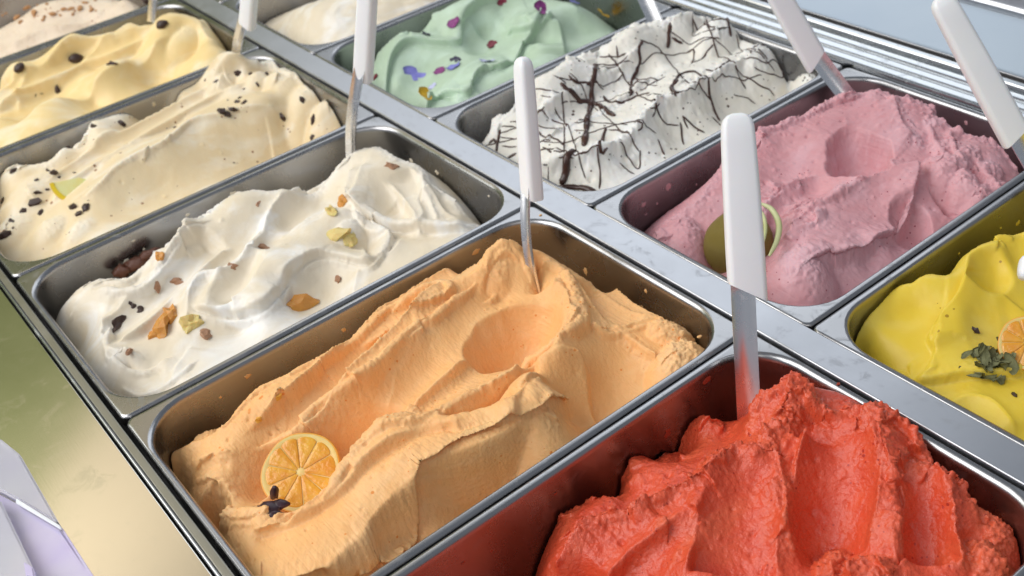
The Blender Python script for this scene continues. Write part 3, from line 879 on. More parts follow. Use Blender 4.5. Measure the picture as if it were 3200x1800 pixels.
# ---- red
def red():
    op = OPA[0]
    s = Mound(op, 0.0006, [
        (2592, 1651, -18), (2530, 1760, -24), (2620, 1500, -8), (2350, 1600, -10), (2400, 1750, -16), (2849, 1600, -14), (2860, 1720, -20), (3020, 1740, -18),
        (2220, 1500, -9), (2000, 1600, -18), (2080, 1700, -16), (1900, 1720, -20), (2200, 1720, -14), (2180, 1400, -22), (2280, 1370, -22)],
        [(-150, -8, -58), (-100, -8, -58), (-60, -8, -50), (-12, -15, -50), (-10, -80, -40), (-10, -130, -40), (-200, -10, -60), (-150, -40, -48), (-240, -40, -60), (-60, -150, -20), (-160, -150, -25), (-10, -156, -30)])
    far = s.line([(1715, 1700, -32), (1760, 1630, -29), (1863, 1578, -26), (1925, 1574, -25), (1961, 1514, -24), (1955, 1470, -25), (1990, 1405, -27), (2070, 1350, -28), (2164, 1351, -24), (2228, 1345, -22), (2288, 1351, -20)])
    far2 = s.line([(2300, 1385, -12), (2340, 1338, -4), (2374, 1270, 2), (2440, 1230, 8), (2481, 1196, 11), (2510, 1230, 7), (2532, 1290, 1), (2613, 1324, -1), (2656, 1298, 3), (2720, 1285, 6), (2775, 1298, 5), (2823, 1364, -2), (2879, 1445, -7), (2890, 1505, -11), (2951, 1518, -8), (2990, 1565, -10), (3041, 1612, -12), (3148, 1650, -14)])
    rl_ = s.line([(2425, 1400, -2), (2350, 1430, -4), (2293, 1440, -4), (2181, 1530, -6), (2100, 1565, -9), (1980, 1620, -13), (1841, 1663, -18), (1740, 1760, -20)])
    rm = s.line([(2464, 1300, 3), (2420, 1400, 0), (2434, 1460, -3), (2450, 1560, -7), (2455, 1672, -11), (2500, 1765, -17)])
    rr_ = s.line([(2755, 1335, 5), (2775, 1450, 3), (2785, 1565, 0), (2790, 1660, -4), (2800, 1760, -8)])
    rr2 = s.line([(2951, 1522, -6), (2975, 1620, -7), (2990, 1700, -8), (3000, 1790, -9)])
    rl2 = s.line([(2200, 1540, -6), (2185, 1620, -7), (2180, 1720, -8), (2190, 1790, -9)])
    s.solve()
    s.wavy(0.0008, 45, 12.0)
    s.swipe([(2620, 1380, 0), (2610, 1480, -6), (2600, 1600, -16), (2585, 1700, -23), (2570, 1790, -27)], [0.015, 0.017, 0.017, 0.016], 0.013, 0.002, 0.002, 0.1, 0.7)
    s.swipe([(2840, 1480, -2), (2870, 1560, -8), (2885, 1640, -14), (2890, 1740, -20), (2900, 1850, -24)], [0.009, 0.010, 0.011], 0.008, 0.002, 0.002, 0.12, 0.7)
    s.swipe([(2345, 1465, -6), (2325, 1550, -10), (2310, 1650, -14), (2300, 1760, -19), (2290, 1880, -24)], [0.012, 0.016, 0.018], 0.006, 0.0016, 0.002, 0.12, 0.4)
    s.swipe([(2120, 1570, -9), (2020, 1640, -13), (1920, 1710, -18), (1830, 1790, -22)], [0.009, 0.011, 0.011], 0.003, 0.0016, 0.002, 0.12, 0.3)
    s.ridge(far, 0.003, 0.004, 0.006, 0.1, 0.9)
    s.ridge(far2, 0.003, 0.004, 0.006, 0.05, 1.2)
    s.flap(rl_, 0.0045, 0.02, 0.0022, 0.12, 1.0)
    s.ridge(rm, 0.0045, 0.006, 0.0025, 0.12, 0.8)
    s.flap(s.line([(2755, 1335, 5), (2760, 1420, 3), (2785, 1480, 1), (2800, 1470, 1), (2840, 1475, 0)], False), 0.003, 0.015, 0.002, 0.15, 0.8)
    s.ridge(rr_, 0.004, 0.0025, 0.006, 0.1, 0.7)
    s.ridge(rr2, 0.004, 0.003, 0.006, 0.1, 0.8)
    s.ridge(s.line([(2408, 1330, -2), (2415, 1400, -3), (2440, 1440, -4), (2460, 1455, -4)], False), -0.006, 0.002, 0.003, 0.2, 0.8)
    s.ridge(s.line([(2760, 1345, 4), (2766, 1400, 3), (2775, 1460, 2)], False), -0.004, 0.0016, 0.0016, 0.2, 0.6)
    s.lobe(2480, 1205, 13, 0.010, 0.009, 0.010, 0.3, 0.001, 1.8)
    s.lobe(2450, 1290, 7, 0.012, 0.010, 0.009, 0.3, 0.001, 1.6)
    s.lobe(2400, 1370, 2, 0.011, 0.010, 0.007, 0.3, 0.001, 1.6)
    s.lobe(2250, 1450, -2, 0.016, 0.009, 0.007, 0.3, 0.001, 1.5)
    s.lobe(2210, 1530, -5, 0.012, 0.010, 0.007, 0.3, 0.001, 1.2)
    s.lobe(2740, 1300, 8, 0.014, 0.012, 0.008, 0.3, 0.001, 1.4)
    s.lobe(2830, 1440, 0, 0.012, 0.012, 0.010, 0.3, 0.001, 1.0)
    s.lobe(3110, 1650, -10, 0.013, 0.010, 0.010, 0.3, 0.001, 1.4)
    s.lobe(3060, 1730, -8, 0.014, 0.014, 0.010, 0.3, 0.001, 1.4)
    s.lobe(2960, 1535, -5, 0.010, 0.010, 0.009, 0.3, 0.001, 1.3)
    s.lobe(2600, 1780, -12, 0.020, 0.010, 0.010, 0.3, 0.001, 1.4)
    s.lobe(2750, 1770, -6, 0.018, 0.012, 0.010, 0.3, 0.001, 1.3)
    s.lobe(2070, 1480, -20, 0.026, 0.014, 0.014, 0.5, 0.0015, 0.5)
    s.lobe(2040, 1365, -25, 0.008, 0.007, 0.008, 0.5, 0.001, 1.5)
    s.rope(far2[4:], 0.0030, 0.0002, 0.06, 0.8, 0.9)
    s.rope(rl_, 0.0030, 0.0002, 0.1, 0.8, 0.9)
    s.rope(rr_, 0.0026, 0.0002, 0.1, 0.6, 0.9)
    s.folds(0.0008, 70, 13.3)
    s.folds(0.0008, 160, 16.3)
    s.tears(70, 41, 0.0030, 0.012)
    s.pits(500, 4, 0.0006, 0.0016, 0.55)
    return s.build('red_gelato', 'bright red icy sorbet heaped in rough peaks', M_RED, rough_all=0.14, rs=300, fine=0.00016)


# ---- white with candied fruit
def white():
    op = OPA[2]
    s = Mound(op, 0.0008, [
        (700, 850, -16), (820, 800, -16), (900, 720, -15), (1000, 640, -15), (520, 900, -14), (430, 1010, -22), (370, 1060, -24), (560, 1030, -18),
        (900, 940, -20), (760, 1020, -22), (650, 1120, -22), (1000, 880, -20), (1250, 700, -20), (1400, 690, -18), (1150, 800, -22), (300, 1010, -20), (420, 1180, -24)],
        edge_pts(op, -44, -18, -36, -34))
    far = s.line([(193, 962, -20), (240, 924, -17), (300, 890, -14), (402, 881, -15), (441, 851, -12), (509, 795, -9), (573, 723, -6), (642, 693, -4), (685, 650, -2), (727, 620, 0), (792, 605, 0), (894, 609, -4), (1056, 534, -4), (1118, 482, 0), (1192, 470, 2), (1235, 500, 0), (1317, 534, -5), (1354, 596, -12), (1428, 640, -14), (1490, 700, -18)])
    r1 = s.line([(820, 690, -6), (790, 790, -6), (727, 842, -9), (642, 868, -11), (600, 920, -11), (590, 970, -12)])
    r2 = s.line([(616, 965, -13), (700, 972, -14), (792, 962, -12), (851, 919, -11), (899, 881, -11), (984, 821, -12), (1100, 812, -14), (1200, 760, -15)])
    r3 = s.line([(1130, 550, -3), (1110, 640, -7), (1060, 690, -9), (960, 730, -10), (880, 735, -12)])
    r4 = s.line([(317, 985, -15), (325, 1040, -17), (317, 1095, -18), (355, 1105, -17), (390, 1110, -18)])
    s.solve()
    s.wavy(0.0009, 40, 22.0)
    s.flap(s.line([(1150, 500, 0), (1120, 600, -5), (1110, 680, -8), (1180, 720, -10), (1290, 700, -12)], False), 0.004, 0.016, 0.001, 0.2, 0.2)
    s.swipe([(330, 1080, -22), (410, 1020, -20), (500, 940, -18), (600, 850, -15), (700, 770, -13)], [0.013, 0.015, 0.013, 0.012], 0.009, 0.0018, 0.003, 0.1, 0.1)
    s.swipe([(1240, 560, -5), (1300, 620, -10), (1340, 680, -14), (1380, 740, -18)], [0.010, 0.011], 0.002, 0.002, 0.002, 0.15, 0.1)
    s.ridge(far, 0.0025, 0.003, 0.006, 0.06, 0.6)
    ln = lambda l, z=-12: s.line([(u, v, z) for u, v in l], False)
    s.dig(720, 900, -9, 0.030, 0.011, 0.008, 0.62, 0.0015)
    s.ridge(ln([(957, 604), (862, 673), (819, 742), (776, 802), (707, 854), (630, 871), (586, 931), (578, 975)], -8), 0.0065, 0.0040, 0.0040, 0.15, 0.35, 0.5)
    s.flap(ln([(585, 962), (655, 970), (776, 970), (828, 957), (871, 914), (931, 845), (1018, 802), (1147, 819), (1190, 793)]), 0.0065, 0.016, 0.0018, 0.1, 0.3, 0.0016, 0.5)
    s.ridge(ln([(680, 962), (760, 905), (855, 830)]), -0.0030, 0.0015, 0.0035, 0.2, 0.1, 0.5)
    s.ridge(ln([(285, 914), (431, 906), (517, 845), (569, 802), (640, 720)], -11), 0.0048, 0.003, 0.0035, 0.15, 0.4)
    s.ridge(ln([(328, 992), (319, 1052), (336, 1095), (397, 1113), (470, 1110)], -18), 0.0032, 0.005, 0.0025, 0.15, 0.3)
    s.flap(ln([(1113, 552), (1095, 621), (1113, 655), (1199, 681), (1276, 690), (1380, 699), (1483, 690)], -8), 0.0075, 0.022, 0.003, 0.1, 0.3, 0.0016, 0.5)
    s.ridge(ln([(1320, 552), (1333, 604), (1371, 690)], -8), 0.003, 0.004, 0.002, 0.15, 0.4, 0.5)
    s.flap(ln([(880, 742), (992, 690), (1104, 681), (1207, 716), (1199, 776), (1156, 819)], -10)[::-1], 0.0052, 0.014, 0.001, 0.15, 0.4, 0.0016, 0.6)
    s.ridge(ln([(1260, 730), (1230, 790), (1130, 830), (1090, 900)], -14), 0.0022, 0.004, 0.002, 0.2, 0.1, 0.6)
    s.flap(s.line([(560, 1110, -22), (480, 1150, -22), (410, 1160, -22), (345, 1140, -21)], False), 0.003, 0.012, 0.001, 0.2, 0.1)
    s.flap(s.line([(600, 1080, -21), (560, 1150, -23), (530, 1210, -24)], False), 0.003, 0.012, 0.001, 0.2, 0.1)
    s.ridge(s.line([(400, 1130, -21), (430, 1165, -22), (520, 1160, -22)], False), -0.003, 0.003, 0.003, 0.2)
    for l, r in (([(957, 604), (862, 673), (819, 742), (776, 802), (707, 854), (630, 871), (586, 931), (578, 975)], 0.0020),
                 ([(585, 962), (655, 970), (776, 970), (828, 957), (871, 914), (931, 845), (1018, 802), (1147, 819), (1190, 793)], 0.0014),
                 ([(285, 914), (431, 906), (517, 845), (569, 802), (640, 720), (700, 660)], 0.0018), ([(328, 992), (319, 1052), (336, 1095), (397, 1113), (470, 1110)], 0.0020),
                 ([(1113, 552), (1095, 621), (1113, 655), (1199, 681), (1276, 690), (1380, 699), (1483, 690)], 0.0020), ([(880, 742), (992, 690), (1104, 681), (1207, 716), (1199, 776), (1156, 819)], 0.0020),
                 ([(345, 1140), (410, 1160), (480, 1150), (540, 1125), (600, 1080)], 0.0018), ([(200, 955), (260, 915), (330, 890), (402, 880), (470, 820), (560, 735), (640, 690)], 0.0020), ([(690, 640), (790, 605), (894, 612), (1000, 570), (1110, 490)], 0.0018)):
        s.rope(ln(l, -10), r, 0.0004, 0.12, 0.3, 0.3)
    s.lobe(1080, 700, -6, 0.018, 0.010, 0.007, 0.5, 0.0015, 0.4)
    s.lobe(800, 630, 0, 0.020, 0.010, 0.007, 0.4, 0.0015, 0.4)
    s.lobe(1220, 500, 3, 0.014, 0.010, 0.010, 0.3, 0.0015, 0.6)
    s.ridge(s.line([(1340, 590, -10), (1310, 650, -12), (1330, 700, -14), (1300, 760, -17)], False), 0.003, 0.003, 0.005, 0.2, 0.2)
    s.folds(0.0010, 38, 23.3, 1.0, 0.5, -0.55)
    s.folds(0.0006, 85, 26.3, 1, 0.45, -0.9)
    s.tears(26, 81, 0.0020, 0.014, 0.2, 0.25)
    s.pits(14, 8, 0.0008, 0.0014, 0.6)
    return s.build('white_gelato', 'creamy white gelato in soft folds with pieces of candied fruit', M_WHITE, rough_all=0.03)


# ---- cream with chocolate bits
def cream():
    op = OPA[3]
    s = Mound(op, 0.0009, [
        (420, 430, -16), (560, 350, -15), (660, 310, -14), (250, 520, -17), (150, 580, -20), (60, 640, -22), (200, 680, -22), (300, 680, -20),
        (500, 580, -22), (650, 500, -22), (760, 440, -22), (880, 390, -22), (960, 340, -18), (400, 640, -22), (90, 740, -26)],
        edge_pts(op, -44, -18, -36, -34))
    far = s.line([(0, 552, -14), (86, 524, -12), (158, 513, -12), (205, 466, -8), (274, 411, -6), (325, 376, -7), (402, 342, -6), (453, 291, -5), (526, 284, -5), (582, 257, -4), (600, 235, -3), (667, 218, -3), (719, 210, -3), (753, 207, -3), (813, 205, -3), (856, 195, -2), (890, 214, -3), (898, 252, -6), (941, 244, -3), (997, 265, -6), (1018, 295, -9), (1052, 325, -12), (1074, 364, -16)])
    r1 = s.line([(850, 330, -8), (760, 350, -8), (680, 372, -8), (599, 394, -8), (513, 458, -8), (428, 500, -9), (364, 539, -10), (300, 599, -13), (230, 640, -16)])
    s.solve()
    s.wavy(0.0008, 40, 32.0)
    s.swipe([(120, 620, -17), (230, 550, -15), (360, 470, -13), (480, 400, -12), (590, 340, -11), (690, 290, -9), (800, 250, -6)], [0.010, 0.012, 0.012, 0.010], 0.008, 0.002, 0.003, 0.1, 0.2)
    s.ridge(far, 0.0025, 0.003, 0.006, 0.06, 0.6)
    s.ridge(r1, 0.0042, 0.005, 0.006, 0.12, 0.15)
    s.flap(s.line([(826, 345, -9), (834, 410, -16), (842, 480, -23)], False), 0.0022, 0.016, 0.0006, 0.15)
    s.flap(s.line([(632, 540, -14), (634, 580, -20), (640, 610, -24)], False), 0.0022, 0.02, 0.0006, 0.15)
    s.lobe(880, 225, 1, 0.014, 0.012, 0.006, 0.3, 0.004, 0.35)
    s.lobe(960, 270, -5, 0.016, 0.012, 0.006, 0.3, 0.004, 0.35)
    s.lobe(700, 225, 1, 0.016, 0.008, 0.006, 0.3, 0.004, 0.35)
    s.rope(far[15:50], 0.0018, 0.0004, 0.08, 0.5, 0.8)
    s.rope(far[50:], 0.0020, 0.0004, 0.08, 0.5, 0.8)
    s.rope(r1, 0.0016, 0.0003, 0.1, 0.4)
    s.lobe(800, 230, 1, 0.012, 0.010, 0.006, 0.3, 0.004, 0.35)
    s.lobe(1020, 320, -10, 0.012, 0.010, 0.006, 0.3, 0.004, 0.35)
    s.lobe(110, 560, -12, 0.022, 0.016, 0.006, 0.5, 0.003, 0.3)
    s.lobe(260, 690, -19, 0.020, 0.010, 0.005, 0.5, 0.002, 0.3)
    s.lobe(40, 690, -20, 0.018, 0.014, 0.006, 0.5, 0.003, 0.3)
    s.lobe(170, 690, -20, 0.018, 0.012, 0.005, 0.5, 0.002, 0.4)
    s.folds(0.0006, 60, 33.3, 1, 0.5, -0.6)
    s.tears(22, 71, 0.0020, 0.012, 0.22, 0.3)
    s.pits(14, 7, 0.0008, 0.0014, 0.6)
    return s.build('cream_gelato', 'cream coloured gelato sprinkled with dark chocolate bits and a lemon slice', M_CREAM, rough_all=0.05)


# ---- vanilla
def vanilla():
    op = OPA[4]
    s = Mound(op, 0.001, [(300, 200, -14), (420, 165, -14), (150, 270, -16), (60, 330, -18), (480, 110, -10), (300, 330, -22), (450, 260, -22), (600, 180, -22), (120, 400, -24), (20, 300, -18)],
              edge_pts(op, -44, -18, -40, -34))
    far = s.line([(0, 240, -4), (38, 214, -3), (90, 201, -3), (180, 154, -2), (240, 128, -1), (300, 120, -1), (364, 107, 0), (411, 77, 3), (475, 77, 2), (513, 56, 4), (586, 56, 3), (625, 73, 1), (640, 111, -4), (685, 141, -8), (723, 171, -14)])
    r1 = s.line([(600, 90, 0), (560, 107, -2), (492, 145, -4), (406, 205, -6), (300, 265, -8), (193, 317, -9), (107, 351, -10), (0, 372, -12)])
    s.solve()
    s.wavy(0.0014, 36, 42.0)
    s.swipe([(-60, 350, -14), (60, 290, -13), (170, 240, -11), (260, 200, -12), (360, 165, -9), (470, 115, -6), (540, 80, -3)], [0.012, 0.012, 0.012, 0.009], 0.008, 0.002, 0.003, 0.1, 0.05)
    s.ridge(far, 0.0025, 0.004, 0.006, 0.06, 0.2)
    s.ridge(r1, 0.0042, 0.005, 0.006, 0.12)
    s.ridge(s.line([(364, 107, 0), (300, 150, -4), (240, 200, -8)], False), 0.004, 0.004, 0.004, 0.2)
    s.ridge(s.line([(120, 205, -3), (70, 250, -6), (40, 320, -9)], False), 0.004, 0.004, 0.005, 0.2)
    s.lobe(590, 75, 2, 0.024, 0.012, 0.006, 0.3, 0.002, 0.3)
    s.folds(0.0005, 40, 43.3, 1, 0.5, -0.6)
    return s.build('vanilla_gelato', 'smooth pale yellow vanilla gelato with a few dark berries', M_VANILLA, rough_all=0.02)


# ---- biscuit crumb, top left corner
def crumb():
    op = OPA[5]
    s = Mound(op, 0.0012, [(60, 90, -14), (200, 90, -16), (320, 60, -14), (120, 140, -22), (300, 100, -22), (100, 30, -6), (240, 20, -6), (400, 0, -4)],
              edge_pts(op, -30, -16, -40, -34))
    s.solve()
    s.wavy(0.003, 30, 52.0)
    r1 = s.line([(0, 110, -8), (120, 70, -6), (230, 50, -6), (330, 20, -5)], False)
    s.ridge(r1, 0.005, 0.006, 0.006, 0.1, 0.4)
    s.folds(0.0016, 50, 53.3)
    return s.build('biscuit_gelato', 'beige gelato scattered with brown biscuit crumbs', M_CRUMB, rough_all=0.2)


# ---- mint
def mint():
    op = OPB[3]
    s = Mound(op, 0.0009, [(1307, 240, -18), (1499, 115, -14), (1420, 250, -14), (1560, 200, -14), (1250, 300, -22), (1380, 120, -8), (1640, 90, -8), (1800, 90, -14), (1700, 150, -18), (1600, 230, -20), (1350, 340, -24), (1860, 50, -14), (1560, 40, -4), (1700, 20, -2)],
              edge_pts(op, -44, -18, -34, -38))
    far = s.line([(1170, 205, -18), (1200, 170, -14), (1238, 141, -8), (1264, 137, -8), (1349, 77, -3), (1414, 39, -1), (1478, 9, 2), (1560, -30, 4)])
    r1 = s.line([(1245, 270, -16), (1250, 220, -12), (1290, 180, -9), (1350, 165, -8), (1414, 163, -9), (1440, 130, -8), (1478, 77, -3), (1530, 40, -1)])
    r2 = s.line([(1307, 355, -20), (1332, 325, -17), (1371, 312, -15), (1435, 308, -16), (1469, 295, -14), (1499, 244, -11), (1542, 231, -12), (1600, 200, -10), (1680, 140, -7), (1726, 65, -3), (1800, 30, -3)])
    s.solve()
    s.wavy(0.0009, 36, 62.0)
    ln = lambda l, z=-8: s.line([(u, v, z) for u, v in l], False)
    s.ridge(far, 0.003, 0.004, 0.006, 0.06, 0.3)
    s.flap(ln([(1201, 296), (1195, 252), (1220, 196), (1264, 164), (1315, 151), (1384, 151), (1435, 145), (1447, 107), (1498, 69), (1586, 38)], -9), 0.0075, 0.016, 0.003, 0.08, 0.1, 0.0016, 0.6)
    s.dig(1305, 238, -10, 0.024, 0.018, 0.011, 0.7, 0.003)
    s.dig(1515, 128, -7, 0.024, 0.018, 0.011, 0.7, 0.003)
    s.flap(ln([(1309, 353), (1340, 315), (1365, 284), (1410, 285), (1462, 300), (1475, 265), (1510, 233), (1567, 221), (1611, 183), (1656, 126), (1719, 82)], -12), 0.0085, 0.016, 0.0035, 0.08, 0.25, 0.0016, 0.6)
    s.flap(ln([(1570, 90), (1600, 84), (1637, 92), (1690, 78), (1738, 57)], -4), 0.006, 0.016, 0.003, 0.15, 0.1, 0.0016, 0.6)
    s.flap(ln([(1769, 160), (1758, 110), (1745, 75)], -8), 0.005, 0.018, 0.001, 0.15, 0.0, 0.0016, 0.6)
    s.lobe(1440, 290, -11, 0.013, 0.010, 0.008, 0.3, 0.001, 0.5)
    s.folds(0.0007, 45, 63.3, 1, 0.6, -0.6)
    s.tears(18, 91, 0.0022, 0.014, 0.1, 0.2)
    return s.build('mint_gelato', 'pale mint green gelato strewn with edible flower petals', M_MINT, rough_all=0.03)


# ---- chocolate lines
def strac():
    op = OPB[2]
    s = Mound(op, 0.0009, [(1700, 400, -10), (1850, 330, -10), (1960, 270, -10), (1800, 560, -24), (1950, 500, -22), (2100, 420, -22), (2250, 330, -22), (2350, 260, -18), (2250, 180, -8), (2100, 180, -6), (1620, 480, -18), (1680, 540, -22)],
              edge_pts(op, -40, -22, -34, -34))
    far = s.line([(1490, 470, -22), (1533, 436, -16), (1572, 376, -10), (1602, 359, -8), (1670, 278, -3), (1734, 239, -1), (1799, 205, 0), (1854, 199, 0), (1884, 167, 2), (1931, 133, 4), (1961, 120, 4), (2030, 94, 5), (2109, 81, 5), (2155, 64, 6), (2245, 43, 6), (2331, 94, 0), (2399, 133, -4), (2451, 158, -8), (2470, 210, -14), (2484, 257, -20)])
    r1 = s.line([(2330, 190, -6), (2240, 240, -6), (2150, 295, -6), (2070, 330, -7), (2021, 364, -8), (1970, 428, -11), (1863, 483, -13), (1777, 505, -15), (1680, 510, -16)])
    s.solve()
    s.wavy(0.0009, 40, 72.0)
    s.swipe([(1620, 470, -15), (1740, 400, -12), (1850, 340, -10), (1960, 270, -9), (2080, 210, -7)], [0.011, 0.013, 0.011], 0.004, 0.0015, 0.003, 0.12, 0.7)
    s.ridge(far, 0.003, 0.004, 0.006, 0.05, 0.9)
    s.ridge(r1, 0.0045, 0.005, 0.004, 0.12, 0.6)
    s.lobe(2240, 70, 7, 0.024, 0.014, 0.008, 0.3, 0.0015, 0.8)
    s.lobe(2360, 150, -1, 0.020, 0.014, 0.009, 0.3, 0.0015, 0.8)
    s.lobe(2140, 260, -2, 0.018, 0.012, 0.007, 0.3, 0.0015, 0.8)
    s.lobe(1960, 160, 4, 0.020, 0.012, 0.008, 0.3, 0.0015, 0.7)
    s.folds(0.0010, 60, 73.3)
    s.folds(0.0006, 140, 76.3)
    s.rope(far, 0.0030, 0.0005, 0.05, 0.9, 0.8)
    s.rope(r1, 0.0028, 0.0005, 0.1, 0.9, 0.8)
    s.tears(60, 61, 0.0024, 0.012)
    s.pits(200, 6, 0.0008, 0.0020, 0.7)
    return s.build('chip_gelato', 'off white gelato covered with a web of thin chocolate lines', M_STRAC, rough_all=0.22)


# ---- pink
def pink():
    op = OPB[1]
    s = Mound(op, 0.0007, [(2480, 640, -16), (2849, 700, -18), (2956, 620, -14), (2400, 820, -22), (2228, 780, -22), (2600, 900, -26), (2700, 820, -24), (2780, 760, -24), (2450, 960, -28), (2300, 900, -24), (2900, 480, -4), (3020, 520, -8), (3080, 560, -12), (2350, 560, -6), (2450, 480, -4), (2760, 620, -11), (2620, 720, -13), (2560, 860, -18), (3100, 600, -16), (2750, 770, -18), (2660, 820, -19), (2850, 660, -14), (2679, 378, 4), (2580, 450, 1), (2800, 500, -3), (2665, 565, -4), (2750, 390, 4)],
              [(40, 134, -44), (120, 134, -44), (190, 134, -40), (236, 125, -36), (237, 70, -36), (237, 20, -36), (28, 60, -34), (28, 110, -42), (60, -10, -30), (120, -10, -28), (180, -10, -26), (230, -9, -28), (28, 10, -30)])
    far = s.line([(2037, 748, -22), (2070, 715, -18), (2112, 690, -15), (2160, 660, -12), (2198, 620, -9), (2267, 531, -5), (2361, 441, -2), (2464, 407, -1), (2528, 377, 0), (2601, 342, 1), (2678, 317, 3), (2742, 306, 4), (2828, 342, 2), (2896, 342, 3), (2921, 385, 0), (2982, 424, -3), (3042, 445, -5), (3102, 467, -8), (3174, 531, -14)])
    ra = s.line([(2836, 498, -3), (2729, 545, -4), (2679, 590, -6), (2558, 655, -9), (2466, 690, -11), (2420, 760, -14)])
    rb = s.line([(2836, 500, -3), (2858, 535, -3), (2850, 575, -4), (2821, 633, -5), (2729, 712, -6), (2629, 769, -8), (2560, 800, -10), (2505, 840, -13), (2485, 900, -18)], False)
    s.solve()
    s.wavy(0.0008, 45, 82.0)
    s.flap(rb[::-1], 0.0095, 0.020, 0.004, 0.10, 0.7, 0.0012)
    s.swipe([(2600, 580, -10), (2520, 630, -13), (2450, 690, -15), (2400, 760, -18), (2350, 850, -22)], [0.011, 0.013, 0.012, 0.011], 0.008, 0.0018, 0.002, 0.15, 0.7)
    s.dig(2686, 478, 0, 0.0235, 0.0200, 0.025, 0.85, 0.0025, 3.0, 0.25, 0.10, 0.45, 0.006)
    s.dig(2862, 690, -13, 0.016, 0.013, 0.018, 0.85, 0.0010, 2.4, 0.2, 0.0, 0.3, 0.004)
    s.dig(2985, 596, -9, 0.017, 0.013, 0.018, 0.85, 0.0010, 2.4, 0.2, 0.0, 0.4, 0.004)
    s.dig(2228, 780, -13, 0.020, 0.016, 0.016, 0.85, 0.002)
    s.ridge(far, 0.003, 0.004, 0.006, 0.05, 0.9)
    s.ridge(ra, 0.0035, 0.004, 0.005, 0.15, 0.6)
    s.flap(s.line([(2790, 330, 4), (2800, 380, 2), (2830, 420, 1), (2870, 440, 0)], False)[::-1], 0.004, 0.014, 0.001, 0.15, 0.6)
    s.ridge(s.line([(2440, 560, -8), (2400, 620, -10), (2385, 680, -12)], False), 0.003, 0.004, 0.004, 0.2, 0.5)
    s.ridge(s.line([(2540, 610, -10), (2490, 660, -13), (2440, 700, -13)], False), 0.003, 0.003, 0.004, 0.2, 0.5)
    for u, v, z in ((2900, 370, 5), (2860, 420, 2), (2960, 450, 0), (3030, 470, -2), (3090, 510, -6), (3010, 540, -3), (2940, 500, 0), (2990, 490, 0), (3110, 570, -9), (3060, 590, -8)):
        s.lobe(u, v, z, 0.015, 0.011, 0.009, random.Random(u).uniform(0, 1.5), 0.0010, 1.0)
    s.rope(far, 0.0030, 0.0004, 0.06, 0.7, 0.7)
    s.rope(ra, 0.0024, 0.0003, 0.12, 0.6, 0.5)
    s.rope(rb[::-1], 0.0020, -0.0003, 0.12, 0.5, 0.5)
    for l in ([(2440, 560), (2400, 620), (2385, 680)], [(2540, 600), (2490, 650), (2440, 700)], [(2790, 340), (2800, 390), (2840, 425), (2880, 445)], [(2870, 400), (2930, 470), (2960, 520)], [(2960, 430), (2990, 490), (3060, 520)], [(3040, 460), (3080, 520), (3130, 560)], [(2580, 640), (2560, 680), (2500, 700)]):
        s.rope(s.line([(u, v, -4) for u, v in l], False), 0.0020, 0.0004, 0.2, 0.7, 0.7)
    s.lobe(2500, 800, -8, 0.016, 0.014, 0.008, 0.8, 0.0015, 0.9)
    s.lobe(2511, 971, -20, 0.009, 0.009, 0.012, 0.8, 0.0008, 0.4)
    s.lobe(2080, 740, -15, 0.016, 0.012, 0.010, 0.8, 0.0012, 0.5)
    s.lobe(2140, 700, -10, 0.020, 0.012, 0.008, 0.8, 0.0012, 0.5)
    s.folds(0.0010, 80, 83.3, 1, 0.4, 0.5)
    s.folds(0.0007, 190, 86.3, 1, 0.4, 0.3)
    s.tears(60, 51, 0.0024, 0.012)
    s.pits(350, 5, 0.0006, 0.0014, 0.5)
    return s.build('pink_gelato', 'dusty pink berry gelato with round scoop hollows', M_PINK, rough_all=0.16, rs=230, fine=0.00009)


# ---- yellow
def yellow():
    op = OPB[0]
    s = Mound(op, 0.0009, [(2790, 1000, -12), (2870, 960, -8), (2800, 1120, -18), (2960, 1090, -12), (3060, 1000, -6), (3100, 1100, -14), (3180, 950, -6), (3000, 1200, -18), (3150, 1230, -16), (3100, 1340, -20), (2900, 1160, -18), (3180, 820, -2), (3180, 1400, -22), (3060, 930, -4), (2720, 1080, -18)],
              edge_pts(op, -44, -22, -36, -20))
    far = s.line([(2652, 1082, -22), (2670, 1040, -18), (2699, 1001, -13), (2763, 932, -8), (2827, 894, -5), (2890, 890, -6), (2913, 877, -3), (2999, 817, 0), (3084, 770, 2), (3148, 748, 3), (3260, 710, 3)])
    s.solve()
    s.wavy(0.0009, 32, 92.0)
    s.flap(s.line([(3097, 834, 0), (3033, 855, 0), (3011, 898, -2), (2990, 945, -5), (2934, 1018, -9), (2904, 1078, -13), (2934, 1142, -17)], False), 0.005, 0.020, 0.002, 0.15)
    s.ridge(far, 0.002, 0.006, 0.006, 0.05, 0.3)
    s.dig(3110, 870, 0, 0.013, 0.010, 0.006, 0.6, 0.002)
    s.dig(3140, 1100, -8, 0.026, 0.018, 0.008, 0.6, 0.003)
    s.flap(s.line([(2850, 1180, -20), (2891, 1190, -18), (3000, 1185, -17), (3100, 1180, -16), (3220, 1170, -15)], False), 0.006, 0.022, 0.002, 0.12, 0.3)
    s.lobe(2820, 1180, -18, 0.014, 0.009, 0.008, 0.4, 0.0012, 0.3)
    s.ridge(s.line([(2940, 1280, -20), (3020, 1240, -17), (3100, 1270, -18), (3180, 1380, -22)], False), 0.004, 0.005, 0.006, 0.15)
    s.folds(0.0005, 40, 93.3, 1, 0.6, 0.6)
    s.tears(14, 95, 0.0018, 0.014, 0.1, 0.2)
    return s.build('yellow_gelato', 'bright yellow smooth gelato garnished with an orange slice and dried herbs', M_YELLOW, rough_all=0.03)


